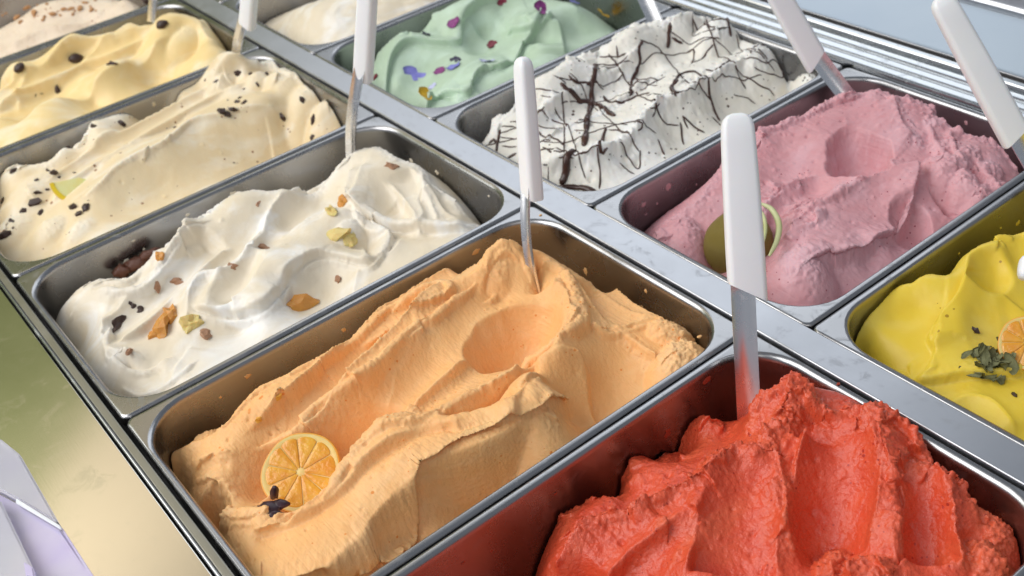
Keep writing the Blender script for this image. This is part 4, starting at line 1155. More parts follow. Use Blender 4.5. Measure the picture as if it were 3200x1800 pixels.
# ---- ivory, behind the mint
def ivory(op, seed, name, label, m):
    s = Mound(op, 0.0012, [], edge_pts(op, -30, -16, -34, -34) + [((op[0] * .6 + op[1] * .4) * 1000, (op[2] + op[3]) * 500, 2), ((op[0] * .3 + op[1] * .7) * 1000, (op[2] + op[3]) * 500, 6), ((op[0] * .85 + op[1] * .15) * 1000, (op[2] + op[3]) * 500, -8)])
    s.solve()
    s.wavy(0.005, 20, seed)
    s.folds(0.006, 22, seed + 3, 1, 0.6, 0.6)
    s.folds(0.002, 60, seed + 5)
    return s.build(name, label, m, rough_all=0.03)


G_ORANGE, G_RED, G_WHITE, G_CREAM, G_VANILLA, G_CRUMB = orange(), red(), white(), cream(), vanilla(), crumb()
G_MINT, G_STRAC, G_PINK, G_YELLOW = mint(), strac(), pink(), yellow()
G_IVORY = ivory(OPB[4], 102.0, 'ivory_gelato', 'ivory gelato in soft folds behind the mint green one', M_WHITE)
G_LAST = ivory(OPB[5], 117.0, 'ivory_gelato', 'beige gelato in the farthest pan of the right row', M_CRUMB)


rng = random.Random(5)


# ---- spatulas
def spatula(tip, low, high, wid, thick, face, label, off=0.0, bend=0.0, blade_w=0.011, tipw=None, cut=0.5, hs=1.0):
    """tip, low end and high end of the handle as points; face = direction the flat of the handle looks to"""
    tip, low, high = Vector(tip), Vector(low), Vector(high)
    e = empty('spatula', tip, label, 'spatula', 'white handled spatulas standing in the gelato')
    ax = (high - low).normalized()
    f = Vector(face); f = (f - ax * f.dot(ax)).normalized()
    sd = ax.cross(f).normalized()
    Lh = (high - low).length
    secs = []
    n = 7
    prof = [(0.0, 0.98, 1.0), (0.02, 1.0, 1.0), (0.30, 1.0, 1.0), (0.6, 0.95, 0.95), (0.86, 0.88, 0.9), (0.93, 0.84, 0.86), (0.965, 0.74, 0.74), (0.988, 0.52, 0.5), (0.998, 0.22, 0.2)]
    for t, kw, kt in prof:
        hw, ht = wid * 0.5 * kw, thick * 0.5 * kt
        r = min(hw, ht) * 0.62
        loop = rrect(-hw, hw, -ht, ht, r, 0, 5)
        sec = []
        for x, y, _ in loop:
            d = t * Lh
            if t < 0.05: d += (0.5 - x / wid) * wid * cut           # the slanted lower end
            sec.append(low + ax * d + sd * x + f * y)
        secs.append(sec)
    v, fc = loft(secs, True, True)
    me = mesh('spatula_handle', [p - tip for p in v], fc, True, 55)
    bm = bmesh.new(); bm.from_mesh(me); bmesh.ops.recalc_face_normals(bm, faces=bm.faces[:]); bm.to_mesh(me); bm.free()
    o = bpy.data.objects.new('handle', me); me.materials.append(PLASTIC); COL.objects.link(o); o.parent = e
    # steel blade: a thin bowed strip that runs up into the handle
    top = low + ax * 0.016 + sd * off
    pts = [tip]
    for t in (0.2, 0.4, 0.6, 0.8):
        pts.append(tip.lerp(top, t) + f * (bend * math.sin(math.pi * t)))
    pts.append(top)
    c = catmull([np.array(p) for p in pts], 5)
    secs = []
    m = len(c)
    for i, p in enumerate(c):
        t = i / (m - 1)
        p = Vector(p)
        d = Vector(c[min(i + 1, m - 1)] - c[max(i - 1, 0)]).normalized()
        ff = (f - d * f.dot(d)).normalized(); ss = d.cross(ff)
        hw = 0.5 * ((tipw or blade_w) * (1 - t) + blade_w * t)
        th = 0.0011
        loop = []
        for k in range(9):
            a = -1 + 2 * k / 8
            loop.append(p + ss * (hw * a) + ff * (th * 0.5 + 0.0020 * a * a))
        for k in range(8, -1, -1):
            a = -1 + 2 * k / 8
            loop.append(p + ss * (hw * a) + ff * (-th * 0.5 + 0.0020 * a * a))
        secs.append([q - tip for q in loop])
    v, fc = loft(secs, True, True)
    me = mesh('spatula_blade', v, fc, True, 50)
    bm = bmesh.new(); bm.from_mesh(me); bmesh.ops.recalc_face_normals(bm, faces=bm.faces[:]); bm.to_mesh(me); bm.free()
    o = bpy.data.objects.new('blade', me); me.materials.append(STEEL_BLADE); COL.objects.link(o); o.parent = e
    return e


fc_ = CAM - un(2340, 900, 0.03)
spatula(un(2342, 1400, -0.036), un(2338, 945, 0.026), un(2302, 352, 0.100), 0.0170, 0.0090, (-0.55, -0.75, 0.1), 'white handled spatula with a broad steel blade standing in the red sorbet', blade_w=0.0108, cut=0.55, off=-0.0022)
spatula(un(1690, 925, -0.012), un(1664, 625, 0.034), un(1633, 176, 0.102), 0.0118, 0.0092, (-0.85, 0.1, 0.1), 'white handled spatula with a narrow neck standing in the orange sorbet', bend=0.004, blade_w=0.0080, tipw=0.007, cut=0.5)
spatula(un(1104, 525, -0.012), un(1134, 250, 0.047), un(1160, -230, 0.140), 0.0118, 0.0092, (-0.8, -0.4, 0.1), 'white handled spatula standing upright in the white gelato', bend=0.006, blade_w=0.0075, tipw=0.007, cut=0.15)
spatula(un(742, 215, -0.006), un(772, 86, 0.030), un(800, -260, 0.110), 0.0118, 0.0092, (-0.8, -0.4, 0.1), 'white handled spatula in the cream gelato, leftmost white handle', bend=0.004, blade_w=0.0075, tipw=0.008, cut=0.3)
spatula(un(478, 70, 0.002), un(492, -60, 0.036), un(500, -380, 0.110), 0.0118, 0.0092, (-0.8, -0.4, 0.1), 'spatula in the vanilla gelato with only its steel neck in sight', blade_w=0.0075, tipw=0.008)
spatula(un(2672, 335, -0.004), un(2540, 175, 0.026), un(2395, -80, 0.078), 0.0150, 0.0092, (-0.5, -0.75, 0.25), 'white handled spatula leaning back in the pink gelato', bend=-0.003, blade_w=0.0105, cut=-0.5)
spatula(un(3300, 640, -0.01), un(3168, 418, 0.034), un(2935, -12, 0.100), 0.0150, 0.0092, (-0.5, -0.75, 0.3), 'white handled spatula leaning far back at the right edge', blade_w=0.0105, cut=-0.3)
spatula(un(2062, 100, 0.0), un(1985, -45, 0.026), un(1900, -330, 0.085), 0.0120, 0.0088, (-0.5, -0.75, 0.2), 'spatula in the chocolate lined gelato with only its steel blade in sight', blade_w=0.0105)

spatula(un(3560, 930, 0.0), un(3440, 870, 0.030), un(3180, 834, 0.032), 0.0130, 0.0092, (-0.4, -0.6, 0.7), 'spatula whose rounded white handle end just enters at the right edge above the yellow gelato', blade_w=0.0095)


# ---- small pieces
def blob_mesh(name, seed, sub=2, jag=0.3, sx=1, sy=1, sz=1, flat=True):
    bm = bmesh.new()
    bmesh.ops.create_icosphere(bm, subdivisions=sub, radius=1)
    rr = np.random.RandomState(seed)
    off = rr.uniform(0, 50, 3)
    for v in bm.verts:
        n = float(perlin(v.co.x * 1.3 + off[0], v.co.y * 1.3 + off[1], v.co.z * 1.3 + off[2])) * jag * 1.6 + rr.uniform(-1, 1) * jag * 0.25
        v.co *= 1 + n
        v.co.x *= sx; v.co.y *= sy; v.co.z *= sz
    me = bpy.data.meshes.new(name)
    bm.to_mesh(me); bm.free()
    if not flat: me.shade_smooth()
    return me


def place(me, name, m, g, uv, size, label, cat, group=None, lift=0.3, stretch=1.0, tilt=0.25):
    q = g.hit(*uv)
    n = g.normal(q)
    o = bpy.data.objects.new(name, me)
    if len(me.materials) == 0: me.materials.append(m)
    o.location = Vector(q) + n * size * lift
    rot = n.to_track_quat('Z', 'Y').to_matrix().to_4x4() @ Matrix.Rotation(rng.uniform(0, 6.28), 4, 'Z') @ Matrix.Rotation(rng.uniform(-tilt, tilt), 4, 'X')
    o.rotation_euler = rot.to_euler()
    o.scale = (size * stretch, size, size)
    COL.objects.link(o)
    return tag(o, label, cat, group)


CH = [blob_mesh('chocolate_bit', 20 + i, 1, 0.65, 1, 0.75, 0.5) for i in range(5)]
r1s = lambda l: [(a * 0.4279, b * 0.4279, s) for a, b, s in l]
cream_bits = r1s([(100, 1250, 30), (350, 1250, 22), (405, 1268, 38), (450, 1290, 28), (270, 1320, 20), (345, 1385, 16), (260, 1410, 36), (485, 1080, 28), (690, 922, 26), (890, 910, 34), (925, 828, 22), (1500, 592, 20), (1590, 594, 26), (1752, 535, 34), (1830, 545, 24), (1945, 540, 24), (1880, 615, 20), (1785, 652, 16), (1665, 735, 12), (1615, 820, 40), (1660, 830, 36), (1700, 800, 34), (1730, 748, 24), (1785, 752, 26), (1755, 718, 18), (2205, 732, 30), (2065, 862, 34), (2298, 880, 34), (2285, 1005, 22), (1280, 932, 14), (2105, 740, 10), (2060, 770, 10), (1150, 905, 10), (1215, 935, 10), (2035, 940, 8), (790, 920, 12), (545, 1262, 10), (1710, 1190, 9)])
cream_bits += [(a * 0.4279, 590 + b * 0.4279, s) for a, b, s in [(255, 105, 40), (170, 168, 28), (302, 178, 34), (235, 152, 12), (535, 140, 34), (578, 183, 24), (632, 142, 32), (650, 92, 18), (85, 235, 24), (32, 352, 44), (25, 85, 26), (95, 290, 12), (1080, 46, 10), (690, 65, 8)]]
BIT_SPOTS = [(a * 0.4279, b * 0.4279, l) for a, b, l in [
    (405, 1268, 'large chocolate bit just left of the lemon slice tip'), (100, 1250, 'long chocolate bit at the far left wall of the cream gelato pan'), (260, 1410, 'dark chocolate bit midway between the lemon slice and the left edge'),
    (485, 1080, 'chocolate bit on the rear rim of the cream gelato nearest the left'), (690, 922, 'chocolate bit on the rear crest against the pan wall'), (890, 910, 'large upright chocolate bit below the rear crest of the cream gelato'),
    (925, 828, 'chocolate bit directly above the large upright one on the cream gelato'), (1615, 820, 'large chocolate chunk at the left end of the chunk row on the crest'), (1660, 830, 'second chunk from the left in the chunk row on the crest'),
    (1700, 800, 'third chunk from the left in the chunk row on the crest'), (1752, 535, 'large chocolate bit on the top rear of the cream gelato by the spatula'), (2205, 732, 'pointed chocolate bit on the right slope, uppermost of the three there'),
    (2065, 862, 'wide chocolate bit on the smooth right slope, left of its two neighbours'), (2298, 880, 'square chocolate bit near the right wall of the cream gelato pan'), (2285, 1005, 'chocolate bit lowest on the right by the front rim of the cream pan')]]
BIT_SPOTS += [(a * 0.4279, 590 + b * 0.4279, l) for a, b, l in [
    (255, 105, 'largest chocolate bit of the cluster at the lower left of the cream gelato'), (170, 168, 'chocolate bit at the lower left of that cluster, nearest the rim'), (302, 178, 'chocolate bit at the lower right of the left cluster'),
    (535, 140, 'left chocolate bit of the small trio in front of the lemon slice'), (578, 183, 'lowest chocolate bit of the small trio in front of the lemon slice'), (632, 142, 'right chocolate bit of the small trio in front of the lemon slice'),
    (85, 235, 'flat chocolate bit near the left rim below the cluster'), (32, 352, 'big dark chocolate bit in the lowest left corner of the cream pan')]]
for i, (u, v, s) in enumerate(cream_bits):
    own = [d[2] for d in BIT_SPOTS if abs(u - d[0]) < 7 and abs(v - d[1]) < 7]
    lab = own[0] if own else ('tiny chocolate speck on the cream gelato' if s < 21 else 'small chocolate bit on the lower left end of the cream gelato' if u < 330 and v > 480 else 'small chocolate bit on the rear half of the cream gelato')
    place(CH[i % 5], 'chocolate_bit', CHOC, G_CREAM, (u, v), s * 0.4279 * 0.5 * 0.00044, lab, 'chocolate bit', 'chocolate bits on the cream gelato', 0.25, 1.25)
BR = [blob_mesh('dark_berry', 40 + i, 2, 0.14, 1.15, 0.95, 0.75, False) for i in range(3)]
vl = ['dark berry at the left edge on the vanilla gelato', 'roundest dark berry in the middle of the vanilla gelato', 'dark berry near the rear peak of the vanilla gelato']
for (u, v, s), lab in zip([(62, 214, 40), (237, 185, 46), (508, 79, 40)], vl):
    place(BR[s % 3], 'dark_berry', CHOC, G_VANILLA, (u, v), s * 0.5 * 0.00020, lab, 'berry', None, 0.3, 1.1)
for i, (u, v, s) in enumerate([(295, 201, 22), (349, 201, 28), (178, 284, 26), (108, 296, 26), (126, 294, 14)]):
    place(CH[i % 5], 'chocolate_bit', CHOC, G_VANILLA, (u, v), s * 0.5 * 0.00026, ['left one of the two thin chocolate slivers near the middle berry', 'right one of the two thin chocolate slivers near the middle berry', 'chocolate bit on the front ridge of the vanilla gelato, right of the pale patch', 'chocolate bit on the pale patch left of the front ridge of the vanilla gelato', 'tiny chocolate speck beside the bit on the pale patch'][i], 'chocolate bit', 'chocolate bits on the vanilla gelato', 0.25, 1.5)
place(BR[1], 'dark_berry', CHOC, G_CRUMB, (455, 6), 0.0042, 'dark berry at the end of the biscuit gelato near the top edge', 'berry')
CR = [blob_mesh('biscuit_crumb', 60 + i, 1, 0.45, 1, 0.8, 0.7) for i in range(4)]
for i in range(46):
    u, v = rng.uniform(5, 360), rng.uniform(2, 90)
    if v > 30 + (360 - u) * 0.16: continue
    place(CR[i % 4], 'biscuit_crumb', CRUMBM, G_CRUMB, (u, v), rng.uniform(0.0011, 0.0034), ('brown biscuit crumb in the far left crumb cluster of the beige gelato' if u < 130 else 'brown biscuit crumb on the bare middle of the beige gelato' if u < 250 else 'brown biscuit crumb towards the spatula end of the beige gelato'), 'crumb', 'biscuit crumbs on the beige gelato', 0.3, 1.2)

# ---- candied fruit in the white gelato
for i, (u, v, s, m, st, lab) in enumerate([
        (515, 1022, 62, CANDY, 1.3, 'largest amber candied orange piece at the front of the white gelato'),
        (538, 982, 44, CANDY, 1.2, 'amber candied piece propped behind the largest one'),
        (484, 1052, 30, CANDY, 1.4, 'thin amber candied sliver left of the largest piece'),
        (600, 1012, 46, CANDY_PALE, 1.1, 'yellow candied peel right of the largest amber piece'),
        (644, 1046, 44, CANDY_BROWN, 1.0, 'crumbly brown caramel cube right of the yellow peel'),
        (938, 952, 56, CANDY, 1.6, 'long amber candied piece beside the front rim of the white gelato pan'),
        (368, 1018, 34, CHOC, 1.5, 'dark raisin in the left hollow of the white gelato'),
        (415, 955, 22, CHOC, 1.1, 'small dark raisin between the left hollow and the rear ridge'),
        (440, 966, 20, CHOC, 1.1, 'tiny dark raisin beside another small one'),
        (490, 895, 26, CANDY_BROWN, 1.6, 'brown sliver at the left end of the curved pair on the white gelato'),
        (552, 882, 34, CANDY_BROWN, 1.9, 'brown sliver at the right end of the curved pair on the white gelato'),
        (500, 806, 32, CANDY, 1.0, 'orange candied piece on the rear edge of the white gelato'),
        (826, 776, 36, CANDY_BROWN, 1.3, 'pale brown nut piece in the middle of the white gelato'),
        (726, 832, 26, CANDY_BROWN, 1.4, 'small brown nut sliver on the white gelato ridge'),
        (1057, 872, 26, CANDY_BROWN, 1.3, 'small reddish brown piece on the smooth front of the white gelato'),
        (1072, 634, 40, CANDY, 1.0, 'orange candied cube high at the rear of the white gelato'),
        (1036, 660, 38, CANDY_PALE, 1.2, 'olive yellow candied piece beside the orange cube'),
        (1050, 738, 46, CANDY_PALE, 1.8, 'long translucent yellow peel in the middle rear of the white gelato'),
        (1098, 748, 40, CANDY_PALE, 1.1, 'square yellow peel right of the long translucent one'),
        (1225, 520, 36, CANDY_BROWN, 1.3, 'tan piece under the tallest peak of the white gelato'),
        (805, 640, 24, CANDY_BROWN, 1.2, 'small brown piece on the rear edge of the white gelato'),
        (402, 1098, 20, CANDY_BROWN, 1.4, 'tiny brown piece above the front rolls of the white gelato')]):
    place(blob_mesh('candied_piece', 180 + i, 2, 0.5, 1, 0.8, 0.7), 'candied_piece' if m is not CHOC else 'raisin', m, G_WHITE, (u, v), s * 0.5 * (0.00017 if m is CANDY_BROWN else 0.00023), lab, 'candied fruit' if m is not CHOC else 'raisin', None, 0.05, st, 0.4)
for i, (u, v, s, lab) in enumerate([(380, 850, 40, 'dark red candied cherry nearest the left end of the white gelato pan wall'), (425, 825, 46, 'middle dark red candied cherry by the rear wall of the white gelato pan'), (470, 795, 40, 'rearmost dark red candied cherry by the wall of the white gelato pan')]):
    q = uny(u, v, 0.3165)
    o = bpy.data.objects.new('candied_cherry', blob_mesh('candied_cherry', 140 + i, 2, 0.42, 1.2, 0.8, 0.7, False))
    o.data.materials.append(CHERRY); o.location = q; o.scale = (s * 0.5 * 0.00026,) * 3
    COL.objects.link(o); tag(o, lab, 'cherry', 'candied cherries by the rear wall of the white gelato pan')


# ---- petals on the mint gelato
def petal_mesh(seed, curl=0.16):
    rr = random.Random(seed)
    v, f = [], []
    n, k = 12, 3
    for j in range(k + 1):
        for i in range(n):
            a = 2 * math.pi * i / n
            r = j / k * (1 + 0.09 * math.sin(3 * a + seed) + rr.uniform(-0.06, 0.06))
            x, y = r * math.cos(a), r * math.sin(a) * 0.85
            v.append((x, y, curl * (x * x - 0.4 * y * y) + 0.12 * math.sin(4 * a) * r))
    for j in range(k):
        for i in range(n):
            f.append((j * n + i, j * n + (i + 1) % n, (j + 1) * n + (i + 1) % n, (j + 1) * n + i))
    top = len(v)
    v += [(x, y, z - 0.07) for x, y, z in v]
    f += [tuple(top + q for q in reversed(t)) for t in f]
    for i in range(n):
        f.append((k * n + i, top + k * n + i, top + k * n + (i + 1) % n, k * n + (i + 1) % n))
    return mesh('flower_petal', v, f)


for i, (a, b, s, m, lab) in enumerate([
        (565, 550, 120, PETAL_BLUE, 'largest violet blue petal on the mint gelato'), (760, 522, 64, PETAL_PURPLE, 'magenta purple petal between the blue ones on the mint gelato'),
        (862, 492, 76, PETAL_BLUE, 'smaller violet petal below the blackish one'), (876, 442, 62, PETAL_BLACK, 'blackish petal above the smaller violet one'),
        (1100, 452, 80, PETAL_LILAC, 'pale lilac petal in the middle of the mint gelato'), (648, 686, 80, PETAL_YELLOW, 'yellow petal at the front end of the mint gelato'),
        (660, 254, 56, PETAL_BLACK, 'black elongated petal on the rear slope of the mint gelato'), (860, 170, 76, PETAL_PURPLE, 'purple elongated petal on the rear slope of the mint gelato'),
        (1140, 332, 72, PETAL_RED, 'maroon petal in the middle hollow of the mint gelato'), (1212, 14, 62, PETAL_RED, 'maroon petal cut by the top edge of the picture'),
        (1492, 62, 92, PETAL_PURPLE, 'large curled purple petal high on the mint gelato'), (1432, 118, 56, PETAL_PURPLE, 'smaller purple petal below the large curled one'),
        (1448, 140, 40, PETAL_LILAC, 'whitish petal tip under the purple pair'), (1742, 22, 64, PETAL_BLUE, 'violet petal near the top edge of the picture'),
        (1945, 108, 84, PETAL_YELLOW, 'yellow petal at the far right end of the mint gelato'), (292, 562, 44, PETAL_RED, 'dark brown petal beside the white spatula handle'),
        (705, 635, 50, PETAL_LILAC, 'faint lilac petal above the front yellow one')]):
    u, v = 1050 + a * 0.4279, b * 0.4279
    place(petal_mesh(i), 'flower_petal', m, G_MINT, (u, v), s * 0.4279 * 0.5 * 0.00031, lab, 'petal', None, 0.22, 1.1, 0.12)

# ---- chocolate lines: each strand a part of the gelato it lies on
def strand(g, pts, wpx, m=CHOC_LINE, jit=0.25):
    q = [g.hit(u, v) for u, v in pts]
    c = catmull([np.array([p[0], p[1], 0]) for p in q], 4)
    # even spacing
    seg = np.linalg.norm(np.diff(c, axis=0), axis=1); cum = np.concatenate([[0], np.cumsum(seg)])
    if cum[-1] < 1e-4: return
    n = max(5, int(cum[-1] / 0.0014))
    t = np.linspace(0, cum[-1], n)
    x, y = np.interp(t, cum, c[:, 0]), np.interp(t, cum, c[:, 1])
    o0 = rng.uniform(0, 100)
    x += 0.0005 * perlin(t * 160, o0); y += 0.0005 * perlin(t * 160, o0 + 9)
    secs = []
    hw0 = wpx * 0.5 * (0.00034 if wpx > 5.5 else 0.00022 if wpx > 3.9 else 0.00034)
    P3 = [Vector((a, b, g.height(a, b))) for a, b in zip(x, y)]
    for i, p in enumerate(P3):
        d = (P3[min(i + 1, n - 1)] - P3[max(i - 1, 0)]).normalized()
        nn = g.normal(p)
        sd = d.cross(nn)
        if sd.length < 1e-6: sd = Vector((1, 0, 0))
        sd.normalize(); nn = sd.cross(d).normalized()
        tp = min(1, min(i, n - 1 - i) / 1.5 + 0.35)
        hw = max(hw0, 0.00038) * tp * (1 + jit * float(perlin(t[i] * 130, o0 + 30)) * 1.6)
        secs.append([p + sd * (hw * math.cos(a)) + nn * (hw * 0.75 * math.sin(a) + 0.0001) for a in [k * math.pi / 3 for k in range(6)]])
    v, f = loft(secs, True, True)
    b = g.obj.location
    me = mesh('chocolate_strand', [p - b for p in v], f, True)
    o = bpy.data.objects.new('chocolate_strand', me); me.materials.append(m); COL.objects.link(o); o.parent = g.obj


R2 = lambda l: [(1050 + a * 0.4279, b * 0.4279) for a, b in l]
R3 = lambda l: [(2100 + a * 0.4279, b * 0.4279) for a, b in l]
for l, w_ in [
        ([(1895, 470), (1890, 580), (1870, 660), (1865, 740), (1845, 840), (1830, 950), (1810, 1075)], 28), ([(1640, 620), (1720, 700), (1870, 745), (1970, 800), (2035, 850)], 26),
        ([(1700, 560), (1740, 610), (1830, 625), (1880, 640)], 14), ([(1660, 680), (1660, 800), (1668, 940), (1665, 1100), (1670, 1180)], 11),
        ([(2240, 310), (2210, 380), (2220, 470), (2190, 540), (2160, 600), (2155, 700)], 18), ([(2290, 680), (2190, 710), (2080, 760), (2000, 750), (1950, 700)], 15),
        ([(2440, 170), (2430, 270), (2420, 360)], 20), ([(1740, 1100), (1690, 1180), (1670, 1300), (1640, 1360)], 32), ([(1630, 1365), (1750, 1375), (1820, 1385), (1900, 1410)], 30),
        ([(1910, 1100), (1920, 1200), (1930, 1300), (1925, 1390)], 12), ([(1970, 940), (1950, 1020), (1930, 1100), (1990, 1105)], 15), ([(1470, 820), (1530, 840), (1580, 890), (1650, 910), (1760, 900), (1830, 880)], 8),
        ([(1480, 960), (1560, 1000), (1620, 1030), (1660, 1070)], 9), ([(1490, 1040), (1570, 1030)], 12), ([(1510, 1080), (1600, 1105), (1660, 1110)], 9), ([(1510, 1230), (1560, 1210), (1640, 1190), (1740, 1180)], 12),
        ([(1550, 1220), (1550, 1350)], 10), ([(2070, 1060), (2120, 1140), (2210, 1240), (2220, 1110)], 11), ([(2070, 1200), (2180, 1280)], 11), ([(2350, 1020), (2400, 1140)], 9), ([(2530, 860), (2571, 950)], 9),
        ([(1200, 950), (1180, 1050), (1170, 1130)], 16), ([(1210, 930), (1310, 935)], 9), ([(1200, 1015), (1320, 1015)], 10), ([(1210, 1070), (1320, 1075)], 10), ([(1115, 1055), (1150, 1020), (1180, 1060)], 14),
        ([(1200, 1150), (1250, 1170), (1320, 1130)], 15), ([(1900, 470), (2050, 480), (2170, 470)], 7), ([(1920, 430), (2050, 420), (2120, 400)], 8), ([(2050, 350), (2060, 430)], 8), ([(2180, 570), (2300, 580), (2370, 590)], 8),
        ([(2170, 630), (2260, 622), (2350, 630)], 7), ([(2500, 590), (2450, 640), (2480, 690)], 18), ([(1950, 650), (1900, 600), (1860, 560)], 9), ([(1590, 560), (1650, 590), (1680, 620)], 12), ([(1450, 660), (1560, 670), (1640, 680)], 7),
        ([(2300, 740), (2340, 800), (2310, 860)], 10), ([(2290, 800), (2370, 810)], 8), ([(2180, 900), (2240, 920), (2200, 970)], 9), ([(1990, 950), (2080, 965), (2150, 985)], 8), ([(1740, 960), (1820, 960)], 6)]:
    strand(G_STRAC, R2(l), w_ * 0.4279)
for l, w_ in [
        ([(0, 640), (60, 540), (150, 520), (240, 560), (265, 650), (290, 760), (350, 890)], 14), ([(240, 520), (350, 490), (420, 440)], 8), ([(410, 440), (460, 500), (540, 570), (650, 640), (750, 700)], 11),
        ([(520, 430), (680, 470), (740, 440), (790, 510), (810, 575), (700, 560), (600, 515)], 10), ([(590, 360), (650, 320), (710, 300)], 8), ([(150, 130), (150, 260)], 10), ([(140, 250), (290, 230), (400, 210)], 10),
        ([(150, 150), (280, 155), (400, 150)], 9), ([(250, 150), (290, 210), (420, 210)], 8), ([(400, 140), (420, 220), (430, 270)], 16), ([(0, 290), (80, 320)], 18), ([(75, 850), (150, 920), (240, 975)], 9), ([(60, 900), (85, 1060)], 9),
        ([(290, 860), (350, 910)], 8), ([(450, 710), (520, 720), (610, 770)], 10), ([(300, 340), (240, 420), (150, 460)], 8), ([(110, 380), (160, 370), (140, 470)], 9), ([(30, 740), (20, 700), (60, 680)], 14)]:
    strand(G_STRAC, R3(l), w_ * 0.4279)


for l, w_ in [([(1500, 470), (1640, 440), (1760, 450), (1900, 400), (2050, 420)], 4), ([(1560, 420), (1660, 370), (1800, 330), (1930, 300), (2080, 240)], 4), ([(1690, 300), (1760, 380), (1800, 470), (1830, 560)], 4), ([(1780, 230), (1850, 330), (1930, 400), (2000, 480)], 4),
              ([(1900, 170), (1960, 260), (2050, 330), (2120, 400)], 5), ([(2000, 130), (2080, 180), (2150, 260), (2230, 330)], 5), ([(2090, 100), (2180, 130), (2280, 170), (2400, 190)], 4), ([(1850, 210), (1990, 200), (2120, 170), (2250, 130)], 4),
              ([(1600, 380), (1700, 400), (1830, 380), (1960, 390)], 4), ([(2200, 70), (2230, 140), (2300, 220), (2330, 280)], 5), ([(2300, 90), (2340, 160), (2420, 230)], 4), ([(1640, 500), (1720, 470), (1800, 500), (1880, 470)], 5), ([(2020, 300), (2130, 290), (2260, 240), (2380, 240)], 4), ([(1740, 250), (1830, 260), (1950, 240)], 4)]:
    strand(G_STRAC, l, w_)

# ---- citrus slices
def citrus(q, n, rad, thick, label, spin=0.0, blood=(), segs=10):
    q, n = Vector(q), Vector(n).normalized()
    e = empty('orange_slice', q, label, 'orange slice')
    R = n.to_track_quat('Z', 'Y').to_matrix() @ Matrix.Rotation(spin, 3, 'Z')
    K = 48
    wob = [1 + 0.022 * math.sin(2 * 2 * math.pi * i / K + 1) + 0.014 * math.sin(5 * 2 * math.pi * i / K) for i in range(K)]
    ring = lambda r, z: [R @ Vector((r * wob[i] * rad * math.cos(2 * math.pi * i / K), r * wob[i] * rad * math.sin(2 * math.pi * i / K), z)) for i in range(K)]
    h = thick / 2

    def part(name, loops, m, **kw):
        v, f = loft(loops, **kw)
        me = mesh(name, v, f, True, 50)
        bm = bmesh.new(); bm.from_mesh(me); bmesh.ops.recalc_face_normals(bm, faces=bm.faces[:]); bm.to_mesh(me); bm.free()
        o = bpy.data.objects.new(name, me); me.materials.append(m); COL.objects.link(o); o.parent = e
        return o
    part('rind', [ring(0.95, -h), ring(0.985, -h * 0.95), ring(1.0, -h * 0.6), ring(1.0, h * 0.6), ring(0.985, h * 0.95), ring(0.955, h)], RIND)
    part('pith', [ring(0.95, -h), ring(0.957, h), ring(0.93, h * 1.03), ring(0.87, h * 0.95), ring(0.84, h * 0.8), ring(0.10, h * 0.8), ring(0.04, h)], PITH, cap_end=True, cap_start=True)
    cuts = [2 * math.pi * (k + rng.uniform(-0.16, 0.16)) / segs for k in range(segs)]
    cuts.append(cuts[0] + 2 * math.pi)
    for k in range(segs):
        a0, a1 = cuts[k] + 0.018, cuts[k + 1] - 0.018
        am = (a0 + a1) / 2
        out = []
        for t in range(7):
            a = a0 + (a1 - a0) * t / 6
            edge = 0.885 - 0.06 * (abs(t - 3) / 3) ** 3
            out.append((edge * math.cos(a), edge * math.sin(a)))
        out += [(0.13 * math.cos(a1), 0.13 * math.sin(a1)), (0.09 * math.cos(am), 0.09 * math.sin(am)), (0.13 * math.cos(a0), 0.13 * math.sin(a0))]
        cx = sum(p[0] for p in out) / len(out); cy = sum(p[1] for p in out) / len(out)
        lp = lambda s, z: [R @ Vector(((cx + (x - cx) * s) * rad, (cy + (y - cy) * s) * rad, z)) for x, y in out]
        part('pulp_segment', [lp(1.0, h * 0.7), lp(0.98, h * 1.0), lp(0.88, h * 1.12), lp(0.5, h * 1.14)], BLOOD if k in blood else PULP, cap_end=True)
    return e


q0 = un(942, 1476, -0.0165)
vd = Vector(CAM) - Vector(q0); vd.normalize()
citrus(q0, vd + Vector((-0.22, 0.10, 0.50)), 0.0185, 0.0034, 'thin orange slice leaning in the hollow of the orange sorbet', 0.4)
q1 = un(3210, 1072, -0.004)
vd1 = Vector(CAM) - Vector(q1); vd1.normalize()
citrus(q1, vd1 + Vector((0, 0, 0.3)), 0.0125, 0.0030, 'orange slice on the yellow gelato at the right edge', 0.9)

# dark dried blossom below the slice
qd = un(838, 1588, -0.0112)
e = empty('dried_blossom', qd, 'dark purple dried blossom with a stub of stem beside the orange slice', 'dried flower')
for k, (du, dv, sx, sy, sz, nm) in enumerate([(0, 8, 0.0052, 0.0042, 0.0032, 'blossom_head'), (-28, 2, 0.0056, 0.0018, 0.0014, 'petal'), (34, -10, 0.0040, 0.0026, 0.0020, 'petal'), (16, 22, 0.0034, 0.0022, 0.0020, 'petal'), (18, -44, 0.0018, 0.0022, 0.0058, 'stem')]):
    me = blob_mesh('dried_' + nm, 300 + k, 2, 0.25, sx * 1.1, sy * 1.0, sz * 0.9, False)
    me.materials.append(POD)
    o = bpy.data.objects.new(nm, me); COL.objects.link(o); o.parent = e
    o.location = Vector(un(838 + du * 1.1, 1588 + dv * 1.1, -0.0112)) - Vector(qd)
    o.rotation_euler = (0.25, 0.3 if nm == 'stem' else 0.1, -0.5)

